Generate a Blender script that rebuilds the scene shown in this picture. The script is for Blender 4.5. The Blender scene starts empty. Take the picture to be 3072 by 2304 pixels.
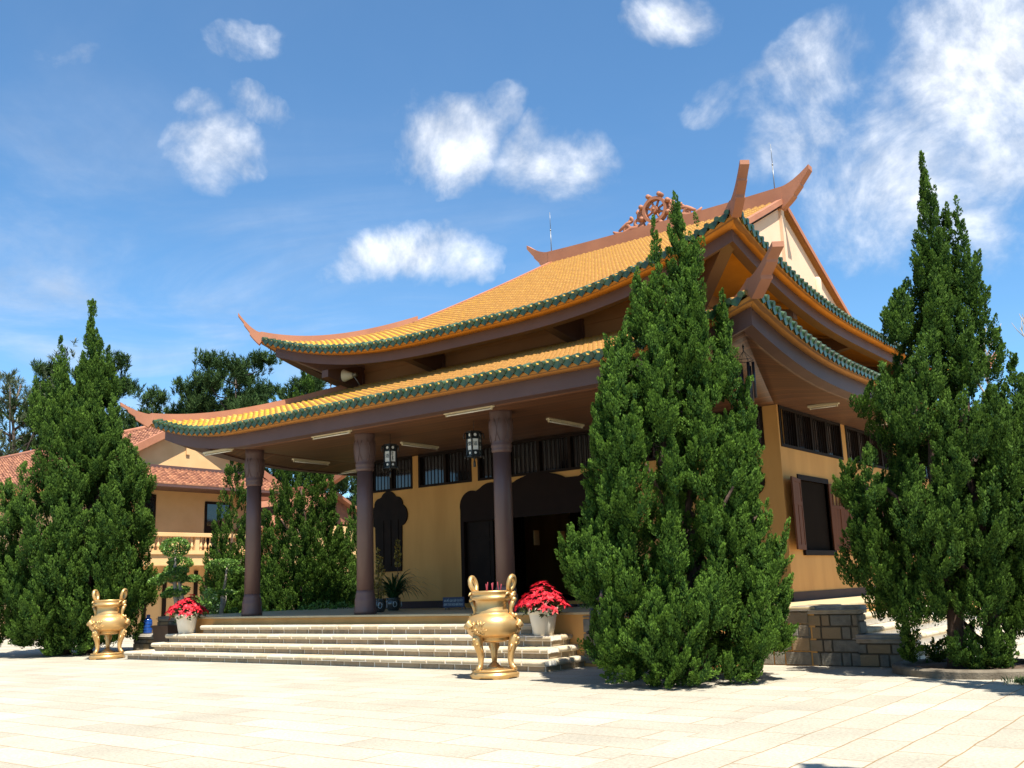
import bpy, bmesh, math, random
import numpy as np
from mathutils import Vector, Matrix
R = math.radians
PI = math.pi
scene = bpy.context.scene
col = scene.collection
random.seed(7)

# ------------------------------------------------------------------ camera
CF, CYAW, CPIT, CROL, CH = 2953.3, R(-37.1887), R(11.5177), R(-1.9742), 1.6
_f = Vector((math.cos(CPIT) * math.sin(CYAW), math.cos(CPIT) * math.cos(CYAW), math.sin(CPIT)))
_r0 = Vector((math.cos(CYAW), -math.sin(CYAW), 0))
_u0 = _r0.cross(_f)
_r = _r0 * math.cos(CROL) + _u0 * math.sin(CROL)
_u = -_r0 * math.sin(CROL) + _u0 * math.cos(CROL)
cd = bpy.data.cameras.new('camera')
cam = bpy.data.objects.new('camera', cd)
col.objects.link(cam)
cam.matrix_world = Matrix(((_r.x, _u.x, -_f.x, 0), (_r.y, _u.y, -_f.y, 0), (_r.z, _u.z, -_f.z, CH), (0, 0, 0, 1)))
cd.sensor_width = 36
cd.lens = CF * 36 / 3072
cd.clip_end = 3000
scene.camera = cam

# ------------------------------------------------------------------ light and exposure
SUN = Vector((0.44, -0.21, 1.0)).normalized()
SUN_EL = math.asin(SUN.z)
sd = bpy.data.lights.new('sun', 'SUN')
sd.energy = 5.0
sd.angle = R(0.5)
sd.color = (1.0, 0.94, 0.83)
so = bpy.data.objects.new('sun', sd)
col.objects.link(so)
so.rotation_euler = SUN.to_track_quat('Z', 'Y').to_euler()
scene.view_settings.view_transform = 'Standard'
scene.view_settings.look = 'None'
scene.view_settings.gamma = 1
scene.view_settings.exposure = 1.15
SKY_STRENGTH = 0.085

world = bpy.data.worlds.new('World')
scene.world = world
world.use_nodes = True
nt = world.node_tree
nt.nodes.clear()


def N(t, ntree=None, **kw):
    n = (ntree or nt).nodes.new(t)
    for k, v in kw.items():
        setattr(n, k, v)
    return n


def L(a, b, ntree=None):
    (ntree or nt).links.new(a, b)


def M(op, a, b=None, c=None, ntree=None, clamp=False):
    n = N('ShaderNodeMath', ntree, operation=op, use_clamp=clamp)
    for i, v in enumerate((a, b, c)):
        if v is None:
            continue
        if isinstance(v, (int, float)):
            n.inputs[i].default_value = v
        else:
            L(v, n.inputs[i], ntree)
    return n.outputs[0]


sky = N('ShaderNodeTexSky', sky_type='NISHITA', sun_disc=False)
sky.sun_elevation = SUN_EL
sky.sun_rotation = math.atan2(SUN.x, SUN.y)
sky.altitude = 1500
sky.air_density = 1.0
sky.dust_density = 1.0
sky.ozone_density = 2.5
tc = N('ShaderNodeTexCoord')
DIR = tc.outputs['Generated']
sep = N('ShaderNodeSeparateXYZ')
L(DIR, sep.inputs[0])
# cloud deck coordinates: the view direction met with a flat layer overhead
zc = M('MAXIMUM', sep.outputs[2], 0.03)
comb = N('ShaderNodeCombineXYZ')
L(M('DIVIDE', sep.outputs[0], zc), comb.inputs[0])
L(M('DIVIDE', sep.outputs[1], zc), comb.inputs[1])


def noise(vec, scale, detail, rough=0.55, dist=0.0):
    n = N('ShaderNodeTexNoise')
    n.inputs['Scale'].default_value = scale
    n.inputs['Detail'].default_value = detail
    n.inputs['Roughness'].default_value = rough
    n.inputs['Distortion'].default_value = dist
    L(vec, n.inputs['Vector'])
    return n.outputs['Fac']


n1 = noise(DIR, 9.0, 9, 0.62, 0.35)
n2 = noise(DIR, 34.0, 6, 0.6, 0.2)
fbm = M('ADD', M('MULTIPLY', n1, 0.78), M('MULTIPLY', n2, 0.22))
fb = M('SUBTRACT', fbm, 0.5)
# cumulus: centre azimuth (deg, from +Y towards +X), elevation, half width, half height, weight
CLOUDS = [
    (-63.0, 28.3, 2.00, 1.06, 0.60),
    (-54.9, 23.7, 2.39, 1.89, 0.95),
    (-55.6, 25.6, 1.37, 1.25, 0.60),
    (-52.4, 26.6, 1.51, 0.88, 0.55),
    (-53.1, 29.9, 1.73, 1.11, 0.40),
    (-43.2, 24.8, 2.09, 1.83, 0.95),
    (-41.1, 25.3, 3.05, 2.2, 1.10),
    (-44.3, 27.1, 1.55, 1.55, 0.50),
    (-34.2, 23.9, 2.9, 2.0, 1.05),
    (-37.4, 27.0, 1.56, 1.04, 0.42),
    (-43.3, 19.0, 3.99, 1.59, 1.10),
    (-41.9, 19.6, 2.66, 1.46, 1.00),
    (-47.4, 18.0, 1.85, 0.92, 0.70),
    (-39.6, 18.4, 1.60, 0.94, 0.70),
    (-26.0, 31.3, 2.12, 1.12, 0.70),
    (-9.2, 25.6, 4.2, 3.5, 1.15),
    (-14.4, 21.1, 4.19, 4.68, 1.00),
    (-18.5, 23.7, 3.26, 2.51, 0.75),
    (-17.5, 27.2, 2.70, 2.21, 0.70),
    (-11.2, 18.1, 2.91, 2.66, 0.90),
    (-16.3, 17.9, 3.01, 1.76, 0.70),
    (-21.4, 26.6, 2.76, 1.51, 0.35),
    (-24.2, 26.0, 1.53, 0.76, 0.30),
    (-9.2, 20.8, 2.13, 2.84, 1.00),
    (-9.8, 28.2, 2.79, 1.86, 0.90),
    (40, 28, 9, 5, .9), (75, 40, 12, 7, .9), (120, 33, 9, 5, .9), (-110, 30, 10, 5, .9), (-150, 42, 9, 6, .8), (160, 30, 12, 5, .9),
]
wn = N('ShaderNodeTexNoise')
wn.inputs['Scale'].default_value = 7.0
wn.inputs['Detail'].default_value = 5
wn.inputs['Roughness'].default_value = 0.6
L(DIR, wn.inputs['Vector'])
ws = N('ShaderNodeVectorMath', operation='SUBTRACT')
L(wn.outputs['Color'], ws.inputs[0])
ws.inputs[1].default_value = (.5, .5, .5)
wm = N('ShaderNodeVectorMath', operation='MULTIPLY_ADD')
L(ws.outputs[0], wm.inputs[0])
wm.inputs[1].default_value = (.095, .095, .07)
L(DIR, wm.inputs[2])
WDIR = wm.outputs[0]
total = None
for az, el, hw, hh, wt in CLOUDS:
    a, e = R(az), R(el)
    c = Vector((math.sin(a) * math.cos(e), math.cos(a) * math.cos(e), math.sin(e)))
    t1 = Vector((math.cos(a), -math.sin(a), 0))
    t2 = c.cross(t1) * -1
    if t2.z < 0:
        t2 = -t2

    def dot(v):
        n = N('ShaderNodeVectorMath', operation='DOT_PRODUCT')
        L(WDIR, n.inputs[0])
        n.inputs[1].default_value = v
        return n.outputs['Value']
    x = M('MULTIPLY', dot(t1), 1 / R(hw))
    y = M('MULTIPLY', dot(t2), 1 / R(hh))
    d2 = M('ADD', M('MULTIPLY', x, x), M('MULTIPLY', y, y))
    front = M('GREATER_THAN', dot(c), 0.5)
    v = M('MULTIPLY', M('MAXIMUM', M('SUBTRACT', 1.0, M('MULTIPLY', d2, 0.5)), 0.0), M('MULTIPLY', front, wt))
    total = v if total is None else M('MAXIMUM', total, v)
dens = M('ADD', M('MULTIPLY', total, 0.78), M('MULTIPLY', fb, 2.5))
dens = M('MULTIPLY', dens, M('MULTIPLY', total, 6, clamp=True))
mr = N('ShaderNodeMapRange', interpolation_type='SMOOTHSTEP')
mr.inputs[1].default_value = 0.08
mr.inputs[2].default_value = 1.2
L(dens, mr.inputs[0])
# thin high streaks low in the west
mp = N('ShaderNodeMapping')
mp.inputs['Rotation'].default_value = (0.0, 0.0, R(-40))
mp.inputs['Scale'].default_value = (0.75, 1.1, 1.0)
L(comb.outputs[0], mp.inputs[0])
ci = noise(mp.outputs[0], 1.1, 7, 0.6, 0.7)
mc = N('ShaderNodeMapRange', interpolation_type='SMOOTHSTEP')
mc.inputs[1].default_value = 0.36
mc.inputs[2].default_value = 1.05
L(ci, mc.inputs[0])
west = N('ShaderNodeMapRange')
west.inputs[1].default_value = 0.3
west.inputs[2].default_value = 0.95
L(M('MULTIPLY', sep.outputs[0], -1), west.inputs[0])
lowband = N('ShaderNodeMapRange', interpolation_type='SMOOTHSTEP')
lowband.inputs[1].default_value = 0.52
lowband.inputs[2].default_value = 0.26
L(sep.outputs[2], lowband.inputs[0])
cir = M('MULTIPLY', M('MULTIPLY', mc.outputs[0], M('ADD', M('MULTIPLY', lowband.outputs[0], 0.85), 0.15)), M('ADD', M('MULTIPLY', west.outputs[0], 0.95), 0.07))
alpha = M('MINIMUM', M('MAXIMUM', M('MULTIPLY', mr.outputs[0], 0.97), cir), 1.0)
# sky tint: clean mountain air
tint = N('ShaderNodeMix', data_type='RGBA', blend_type='MULTIPLY')
tint.inputs[0].default_value = 1.0
L(sky.outputs[0], tint.inputs[6])
tint.inputs[7].default_value = (0.74, 1.06, 1.16, 1)
cmix = N('ShaderNodeMix', data_type='RGBA')
L(alpha, cmix.inputs[0])
L(tint.outputs[2], cmix.inputs[6])
cb_ = N('ShaderNodeCombineColor')
sh = N('ShaderNodeVectorMath', operation='ADD')
L(DIR, sh.inputs[0])
sh.inputs[1].default_value = (SUN.x * .03, SUN.y * .03, SUN.z * .03)
lit = M('MULTIPLY', M('SUBTRACT', n1, noise(sh.outputs[0], 9.0, 9, 0.62, 0.35)), 7.0)
core = N('ShaderNodeMapRange')
core.inputs[1].default_value = 0.25
core.inputs[2].default_value = 1.15
core.inputs[3].default_value = 4.6
core.inputs[4].default_value = 6.9
L(dens, core.inputs[0])
cv = M('ADD', core.outputs[0], lit)
L(M('MULTIPLY', cv, 0.97), cb_.inputs[0])
L(cv, cb_.inputs[1])
L(M('MULTIPLY', cv, 1.05), cb_.inputs[2])
L(cb_.outputs[0], cmix.inputs[7])
bg = N('ShaderNodeBackground')
bg.inputs[1].default_value = SKY_STRENGTH
L(cmix.outputs[2], bg.inputs[0])
wo = N('ShaderNodeOutputWorld')
L(bg.outputs[0], wo.inputs[0])


# ------------------------------------------------------------------ materials
def material(name, c1, c2=None, rough=0.7, scale=3.0, detail=5, bump=0.0, bscale=None, metallic=0.0, spec=0.5,
             rnd=None, c3=None, coat=0.0, stretch=None, contrast=(0.35, 0.65)):
    """base colour c1..c2 by noise; 'rnd' mixes towards c3 with the per-piece random value"""
    m = bpy.data.materials.new(name)
    m.use_nodes = True
    t = m.node_tree
    b = t.nodes['Principled BSDF']
    b.inputs['Roughness'].default_value = rough
    b.inputs['Metallic'].default_value = metallic
    b.inputs['Specular IOR Level'].default_value = spec
    if coat:
        b.inputs['Coat Weight'].default_value = coat
        b.inputs['Coat Roughness'].default_value = 0.12
    tcn = N('ShaderNodeTexCoord', t)
    vec = tcn.outputs['Object']
    if stretch:
        mpn = N('ShaderNodeMapping', t)
        mpn.inputs['Scale'].default_value = stretch
        L(vec, mpn.inputs[0], t)
        vec = mpn.outputs[0]
    nz = N('ShaderNodeTexNoise', t)
    nz.inputs['Scale'].default_value = scale
    nz.inputs['Detail'].default_value = detail
    L(vec, nz.inputs['Vector'], t)
    out = None
    if c2 is None:
        c2 = tuple(v * 0.82 for v in c1)
    mrn = N('ShaderNodeMapRange', t)
    mrn.inputs[1].default_value = contrast[0]
    mrn.inputs[2].default_value = contrast[1]
    L(nz.outputs['Fac'], mrn.inputs[0], t)
    mx = N('ShaderNodeMix', t, data_type='RGBA')
    L(mrn.outputs[0], mx.inputs[0], t)
    mx.inputs[6].default_value = (*c1, 1)
    mx.inputs[7].default_value = (*c2, 1)
    out = mx.outputs[2]
    if rnd:
        at = N('ShaderNodeAttribute', t, attribute_name='rnd')
        m2 = N('ShaderNodeMix', t, data_type='RGBA')
        r2 = N('ShaderNodeMapRange', t)
        r2.inputs[1].default_value = rnd[0]
        r2.inputs[2].default_value = rnd[1]
        L(at.outputs['Fac'], r2.inputs[0], t)
        L(r2.outputs[0], m2.inputs[0], t)
        L(out, m2.inputs[6], t)
        m2.inputs[7].default_value = (*c3, 1)
        out = m2.outputs[2]
    L(out, b.inputs['Base Color'], t)
    if bump:
        nb = N('ShaderNodeTexNoise', t)
        nb.inputs['Scale'].default_value = bscale or scale * 8
        nb.inputs['Detail'].default_value = 4
        L(vec, nb.inputs['Vector'], t)
        bp = N('ShaderNodeBump', t)
        bp.inputs['Strength'].default_value = bump
        bp.inputs['Distance'].default_value = 0.02
        L(nb.outputs['Fac'], bp.inputs['Height'], t)
        L(bp.outputs[0], b.inputs['Normal'], t)
    return m


def foliage(name, dark, light, trans=0.25, rough=0.5, spec=0.35):
    m = bpy.data.materials.new(name)
    m.use_nodes = True
    t = m.node_tree
    b = t.nodes['Principled BSDF']
    b.inputs['Roughness'].default_value = rough
    b.inputs['Specular IOR Level'].default_value = spec
    at = N('ShaderNodeAttribute', t, attribute_name='rnd')
    mx = N('ShaderNodeMix', t, data_type='RGBA')
    L(at.outputs['Fac'], mx.inputs[0], t)
    mx.inputs[6].default_value = (*dark, 1)
    mx.inputs[7].default_value = (*light, 1)
    L(mx.outputs[2], b.inputs['Base Color'], t)
    tr = N('ShaderNodeBsdfTranslucent', t)
    L(mx.outputs[2], tr.inputs[0], t)
    ms = N('ShaderNodeMixShader', t)
    ms.inputs[0].default_value = trans
    L(b.outputs[0], ms.inputs[1], t)
    L(tr.outputs[0], ms.inputs[2], t)
    L(ms.outputs[0], t.nodes['Material Output'].inputs[0], t)
    return m


MT = {}
MT['plaster'] = material('yellow plaster', (.60, .305, .088), (.50, .245, .066), .85, .9, 8, .08, 60, stretch=(1.8, 1.8, .4), contrast=(.38, .68))
MT['plaster_band'] = material('orange plaster', (.44, .185, .028), (.37, .15, .022), .8, 2.2, 6, .05, 50)
MT['gable'] = material('pale gable plaster', (.66, .455, .32), (.61, .41, .275), .85, .8, 6, .06, 50)
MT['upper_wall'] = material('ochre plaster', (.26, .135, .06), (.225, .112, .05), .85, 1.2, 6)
MT['brown'] = material('brown painted concrete', (.098, .050, .042), (.082, .041, .034), .55, 1.5, 6, .04, 40)
MT['column'] = material('brown painted column', (.108, .060, .053), (.09, .05, .044), .5, 1.2, 6, .03, 30)
MT['terra'] = material('terracotta paint', (.36, .145, .075), (.30, .115, .06), .7, 1.5, 7, .05, 40)
MT['tile'] = material('orange glazed tile', (.49, .285, .016), (.38, .20, .010), .5, .8, 10, .1, 60, spec=.2, rnd=(.45, 1.0), c3=(.46, .30, .06), coat=.05)
MT['tile_end'] = material('clay tile end with row shadow', (.32, .145, .025), None, .8, 8)  # clay brown, darker than the glaze to paint in shadow under each tile row
MT['tile_deck'] = material('tile bed', (.22, .09, .02), None, .8, 5)
MT['green'] = material('green glazed tile', (.024, .058, .020), (.010, .028, .011), .3, 9, 4, .1, 40, rnd=(.5, 1.0), c3=(.055, .095, .045), coat=.12)
MT['soffit'] = None
MT['darkwood'] = material('dark stained wood', (.016, .008, .005), (.010, .005, .003), .6, 3, 5, spec=.12)
MT['midwood'] = material('red brown shutter wood', (.145, .050, .020), (.10, .034, .014), .6, 3, 6, .1, 30, stretch=(6, 6, .6), spec=.15)
MT['frame'] = material('brown window frame', (.017, .0085, .006), None, .6, 3, 5, spec=.08)
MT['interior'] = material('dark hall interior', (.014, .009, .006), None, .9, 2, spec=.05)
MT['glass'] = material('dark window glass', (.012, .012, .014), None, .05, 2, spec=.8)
MT['skirting'] = material('dark brown skirting tile', (.060, .034, .030), (.05, .028, .025), .6, 2, spec=.15)
MT['floor'] = material('pale floor tile', (.52, .41, .24), (.46, .35, .19), .55, 2.5)
MT['stone'] = material('tan step stone', (.50, .39, .25), (.36, .28, .17), .9, 6, 7, .5, 45, rnd=(0, 1), c3=(.52, .45, .33))
MT['brick'] = material('grey brown riser stone', (.27, .215, .145), (.17, .135, .09), .9, 7, 7, .4, 40, rnd=(0, 1), c3=(.33, .25, .16))
MT['mortar'] = material('pale mortar', (.80, .75, .66), (.70, .64, .54), .9, 20, 4)
MT['darkmortar'] = material('grey mortar', (.10, .08, .055), None, .9, 20, 4)
MT['granite'] = material('grey granite block', (.195, .18, .145), (.13, .12, .098), .85, 7, 8, .5, 40, rnd=(.5, 1), c3=(.26, .18, .095))
MT['coping'] = material('grey coping stone', (.36, .33, .28), (.27, .245, .205), .9, 8, 7, .5, 50)
MT['gold'] = material('gold paint', (.62, .40, .17), (.56, .345, .13), .38, 3, 4, .05, 40, metallic=.65)
MT['pot_white'] = material('white plastic pot', (.72, .68, .58), (.66, .61, .50), .45, 3)
MT['pot_brown'] = material('brown ceramic pot', (.12, .065, .04), None, .5, 4)
MT['glaze_pot'] = material('dark glazed pot', (.04, .045, .04), (.03, .03, .03), .15, 6, coat=.5)
MT['kerb'] = material('shadow dark brown kerb stone', (.17, .14, .10), (.10, .08, .055), .95, 6, 7, .5, 40)  # stone colour darkened to stand in for the shadow over the bed
MT['soil'] = material('soil', (.06, .038, .022), (.09, .055, .03), .95, 12, 6, .5)
MT['bark'] = material('juniper bark', (.085, .05, .034), (.05, .03, .02), .95, 9, 6, .6, 30, stretch=(3, 3, .6))
MT['bark_pale'] = material('pale fig bark', (.34, .29, .23), (.25, .21, .16), .9, 9, 6, .3, 30)
MT['bark_pine'] = material('pine bark', (.10, .075, .06), None, .95, 6, 5)
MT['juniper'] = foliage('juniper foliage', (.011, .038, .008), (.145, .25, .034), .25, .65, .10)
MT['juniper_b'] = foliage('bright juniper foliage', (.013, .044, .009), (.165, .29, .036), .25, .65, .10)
MT['pine'] = foliage('pine needles', (.012, .032, .010), (.06, .105, .028), .1, .7, .1)
MT['pine_pale'] = foliage('thin pine needles', (.03, .045, .018), (.075, .10, .038), .15)
MT['fig'] = foliage('fig leaves', (.035, .095, .016), (.24, .40, .075), .25, .4)
MT['shade_leaf'] = foliage('strap leaves', (.012, .045, .014), (.04, .10, .03), .2, .4)
MT['croton'] = foliage('croton leaves', (.13, .10, .02), (.33, .25, .05), .2, .4)
MT['poinsettia'] = foliage('red bracts', (.42, .010, .022), (.70, .028, .05), .25, .5)
MT['leaf_green'] = foliage('poinsettia leaves', (.03, .07, .02), (.22, .25, .10), .2, .4)
MT['grass'] = foliage('grass', (.05, .09, .02), (.14, .2, .05), .2, .6)
MT['blue'] = material('blue bottle', (.015, .07, .30), None, .08, 3, coat=.5)
MT['white'] = material('white enamel', (.72, .70, .62), None, .4, 3)
MT['tube'] = material('pale cream fitting', (.62, .54, .36), (.56, .48, .3), .4, 3)
MT['paper'] = material('white lantern panel', (.72, .74, .72), None, .6, 3)
MT['black'] = material('black lacquer', (.012, .012, .012), None, .3, 3)
MT['chime'] = material('dark metal tube', (.045, .045, .055), None, .35, 3, metallic=.6)
MT['steel'] = material('galvanised steel', (.22, .23, .24), None, .4, 3, metallic=.5)
MT['sign_blue'] = material('blue grey sign', (.035, .045, .09), None, .5, 3)
MT['sign_white'] = material('white lettering', (.55, .57, .55), None, .6, 3)
MT['incense'] = material('red incense', (.32, .03, .05), None, .7, 3)
MT['ash'] = material('incense ash', (.45, .40, .30), None, .95, 30, 6, .6)
MT['redtile'] = material('weathered red tile', (.23, .085, .045), (.14, .05, .03), .8, 6, 6, .3, 40, rnd=(0, 1), c3=(.38, .165, .085))
MT['cream'] = material('cream plaster', (.66, .42, .20), (.60, .37, .165), .85, 1.2, 6, .05, 50)
MT['cloth'] = material('dark trousers', (.028, .032, .05), None, .9, 20)
MT['shirt'] = material('grey shirt', (.10, .10, .12), None, .9, 20)
MT['skin'] = material('skin', (.42, .24, .16), None, .6, 8)
MT['hair'] = material('black hair', (.012, .01, .01), None, .5, 20)
MT['shoe'] = material('dark shoe leather', (.04, .03, .035), None, .5, 6)
MT['shoe_b'] = material('purple sandal', (.09, .035, .075), None, .5, 6)
MT['hill'] = material('wooded slope', (.04, .07, .025), (.025, .045, .018), .95, .2, 6)


def soffit_material():
    m = material('stained ceiling boards', (.15, .060, .024), (.095, .036, .014), .5, 2.0, 7, 0, stretch=(.35, 7, 1))
    t = m.node_tree
    b = t.nodes['Principled BSDF']
    old = b.inputs['Base Color'].links[0].from_socket
    tcn = N('ShaderNodeTexCoord', t)
    sp = N('ShaderNodeSeparateXYZ', t)
    L(tcn.outputs['Object'], sp.inputs[0], t)
    fr = M('FRACT', M('MULTIPLY', sp.outputs[1], 1 / .16, ntree=t), ntree=t)
    line = M('LESS_THAN', fr, .11, ntree=t)
    wn = N('ShaderNodeTexWhiteNoise', t, noise_dimensions='1D')
    L(M('FLOOR', M('MULTIPLY', sp.outputs[1], 1 / .16, ntree=t), ntree=t), wn.inputs['W'], t)
    mx = N('ShaderNodeMix', t, data_type='RGBA', blend_type='MULTIPLY')
    mx.inputs[0].default_value = 1
    L(old, mx.inputs[6], t)
    cb = N('ShaderNodeCombineColor', t)
    vv = M('ADD', M('MULTIPLY', wn.outputs['Value'], .5, ntree=t), .7, ntree=t)
    for i in range(3):
        L(vv, cb.inputs[i], t)
    L(cb.outputs[0], mx.inputs[7], t)
    m2 = N('ShaderNodeMix', t, data_type='RGBA')
    L(line, m2.inputs[0], t)
    L(mx.outputs[2], m2.inputs[6], t)
    m2.inputs[7].default_value = (.035, .016, .009, 1)
    L(m2.outputs[2], b.inputs['Base Color'], t)
    return m


MT['soffit'] = soffit_material()


def paving_material():
    m = bpy.data.materials.new('granite paving')
    m.use_nodes = True
    t = m.node_tree
    b = t.nodes['Principled BSDF']
    b.inputs['Roughness'].default_value = .85
    b.inputs['Specular IOR Level'].default_value = .25
    tcn = N('ShaderNodeTexCoord', t)
    sp = N('ShaderNodeSeparateXYZ', t)
    L(tcn.outputs['Object'], sp.inputs[0], t)
    wob = N('ShaderNodeTexNoise', t)
    wob.inputs['Scale'].default_value = 1.7
    L(tcn.outputs['Object'], wob.inputs['Vector'], t)
    w = M('MULTIPLY', M('SUBTRACT', wob.outputs['Fac'], .5, ntree=t), .05, ntree=t)

    def brick(u, v, width, height, uo, vo):
        cb = N('ShaderNodeCombineXYZ', t)
        L(M('ADD', M('ADD', u, uo, ntree=t), w, ntree=t), cb.inputs[0], t)
        L(M('ADD', M('ADD', v, vo, ntree=t), w, ntree=t), cb.inputs[1], t)
        n = N('ShaderNodeTexBrick', t)
        n.offset = .5
        n.inputs['Scale'].default_value = 1
        n.inputs['Mortar Size'].default_value = .009
        n.inputs['Mortar Smooth'].default_value = .25
        n.inputs['Bias'].default_value = 0
        n.inputs['Brick Width'].default_value = width
        n.inputs['Row Height'].default_value = height
        n.inputs['Color1'].default_value = (.45, .41, .33, 1)
        n.inputs['Color2'].default_value = (.37, .335, .265, 1)
        n.inputs['Mortar'].default_value = (.29, .19, .095, 1)
        L(cb.outputs[0], n.inputs['Vector'], t)
        return n
    A = brick(sp.outputs[0], sp.outputs[1], 1.75, .575, 0.3, 60 * .575 - 10.97)
    B = brick(sp.outputs[1], sp.outputs[0], 1.18, .53, 50 - 10.7 + .1, 60 * .53 + 5.15)
    side = M('GREATER_THAN', sp.outputs[0], -5.15, ntree=t)
    mx = N('ShaderNodeMix', t, data_type='RGBA')
    L(side, mx.inputs[0], t)
    L(A.outputs[0], mx.inputs[6], t)
    L(B.outputs[0], mx.inputs[7], t)
    # granite speckle and faint stains
    sk = N('ShaderNodeTexNoise', t)
    sk.inputs['Scale'].default_value = 26
    sk.inputs['Detail'].default_value = 6
    sk.inputs['Roughness'].default_value = .75
    L(tcn.outputs['Object'], sk.inputs['Vector'], t)
    st = N('ShaderNodeTexNoise', t)
    st.inputs['Scale'].default_value = .9
    st.inputs['Detail'].default_value = 7
    L(tcn.outputs['Object'], st.inputs['Vector'], t)
    v1 = N('ShaderNodeMapRange', t)
    v1.inputs[1].default_value = .3
    v1.inputs[2].default_value = .7
    v1.inputs[3].default_value = .60
    v1.inputs[4].default_value = 1.16
    L(sk.outputs['Fac'], v1.inputs[0], t)
    v2 = N('ShaderNodeMapRange', t)
    v2.inputs[1].default_value = .3
    v2.inputs[2].default_value = .7
    v2.inputs[3].default_value = .86
    v2.inputs[4].default_value = 1.06
    L(st.outputs['Fac'], v2.inputs[0], t)
    cb = N('ShaderNodeCombineColor', t)
    pv = M('MULTIPLY', v1.outputs[0], v2.outputs[0], ntree=t)
    for i in range(3):
        L(pv, cb.inputs[i], t)
    mm = N('ShaderNodeMix', t, data_type='RGBA', blend_type='MULTIPLY')
    mm.inputs[0].default_value = 1
    L(mx.outputs[2], mm.inputs[6], t)
    L(cb.outputs[0], mm.inputs[7], t)
    L(mm.outputs[2], b.inputs['Base Color'], t)
    mf = N('ShaderNodeMix', t, data_type='FLOAT')
    L(side, mf.inputs[0], t)
    L(A.outputs['Fac'], mf.inputs[2], t)
    L(B.outputs['Fac'], mf.inputs[3], t)
    h = M('ADD', M('MULTIPLY', mf.outputs[0], -1, ntree=t), M('MULTIPLY', sk.outputs['Fac'], .4, ntree=t), ntree=t)
    bp = N('ShaderNodeBump', t)
    bp.inputs['Strength'].default_value = .5
    bp.inputs['Distance'].default_value = .012
    L(h, bp.inputs['Height'], t)
    L(bp.outputs[0], b.inputs['Normal'], t)
    return m


MT['paving'] = paving_material()


# ------------------------------------------------------------------ mesh helpers
def tag(o, label=None, cat=None, group=None, kind=None):
    if label:
        o['label'] = label
    if cat:
        o['category'] = cat
    if group:
        o['group'] = group
    if kind:
        o['kind'] = kind
    return o


def link(name, me, mats, parent=None):
    o = bpy.data.objects.new(name, me)
    for m in (mats if isinstance(mats, (list, tuple)) else [mats]):
        me.materials.append(m)
    col.objects.link(o)
    if parent is not None:
        o.parent = parent
        o.matrix_parent_inverse = Matrix.Identity(4)
    return o


def empty(name, loc=(0, 0, 0)):
    """an Empty at the thing's base; parts given in world coordinates are re-based on it"""
    o = bpy.data.objects.new(name, None)
    o.location = loc
    o.empty_display_size = .3
    col.objects.link(o)
    return o


def npmesh(name, V, Q, mats, parent=None, rnd=None, smooth=False, mi=None):
    """V Nx3, Q list of arrays (Mx4 or Mx3)"""
    V = np.asarray(V, dtype=np.float32)
    if not isinstance(Q, list):
        Q = [Q]
    me = bpy.data.meshes.new(name)
    me.vertices.add(len(V))
    me.vertices.foreach_set('co', V.ravel())
    idx = np.concatenate([q.ravel() for q in Q]).astype(np.int32)
    tot = np.concatenate([np.full(len(q), q.shape[1], np.int32) for q in Q])
    st = np.concatenate([[0], np.cumsum(tot)[:-1]]).astype(np.int32)
    me.loops.add(len(idx))
    me.loops.foreach_set('vertex_index', idx)
    me.polygons.add(len(tot))
    me.polygons.foreach_set('loop_start', st)
    me.polygons.foreach_set('loop_total', tot)
    if mi is not None:
        me.polygons.foreach_set('material_index', np.asarray(mi, np.int32))
    if smooth:
        me.polygons.foreach_set('use_smooth', np.ones(len(tot), bool))
    me.update(calc_edges=True)
    if rnd is not None:
        a = me.attributes.new('rnd', 'FLOAT', 'POINT')
        a.data.foreach_set('value', np.asarray(rnd, np.float32))
    return link(name, me, mats, parent)


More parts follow.
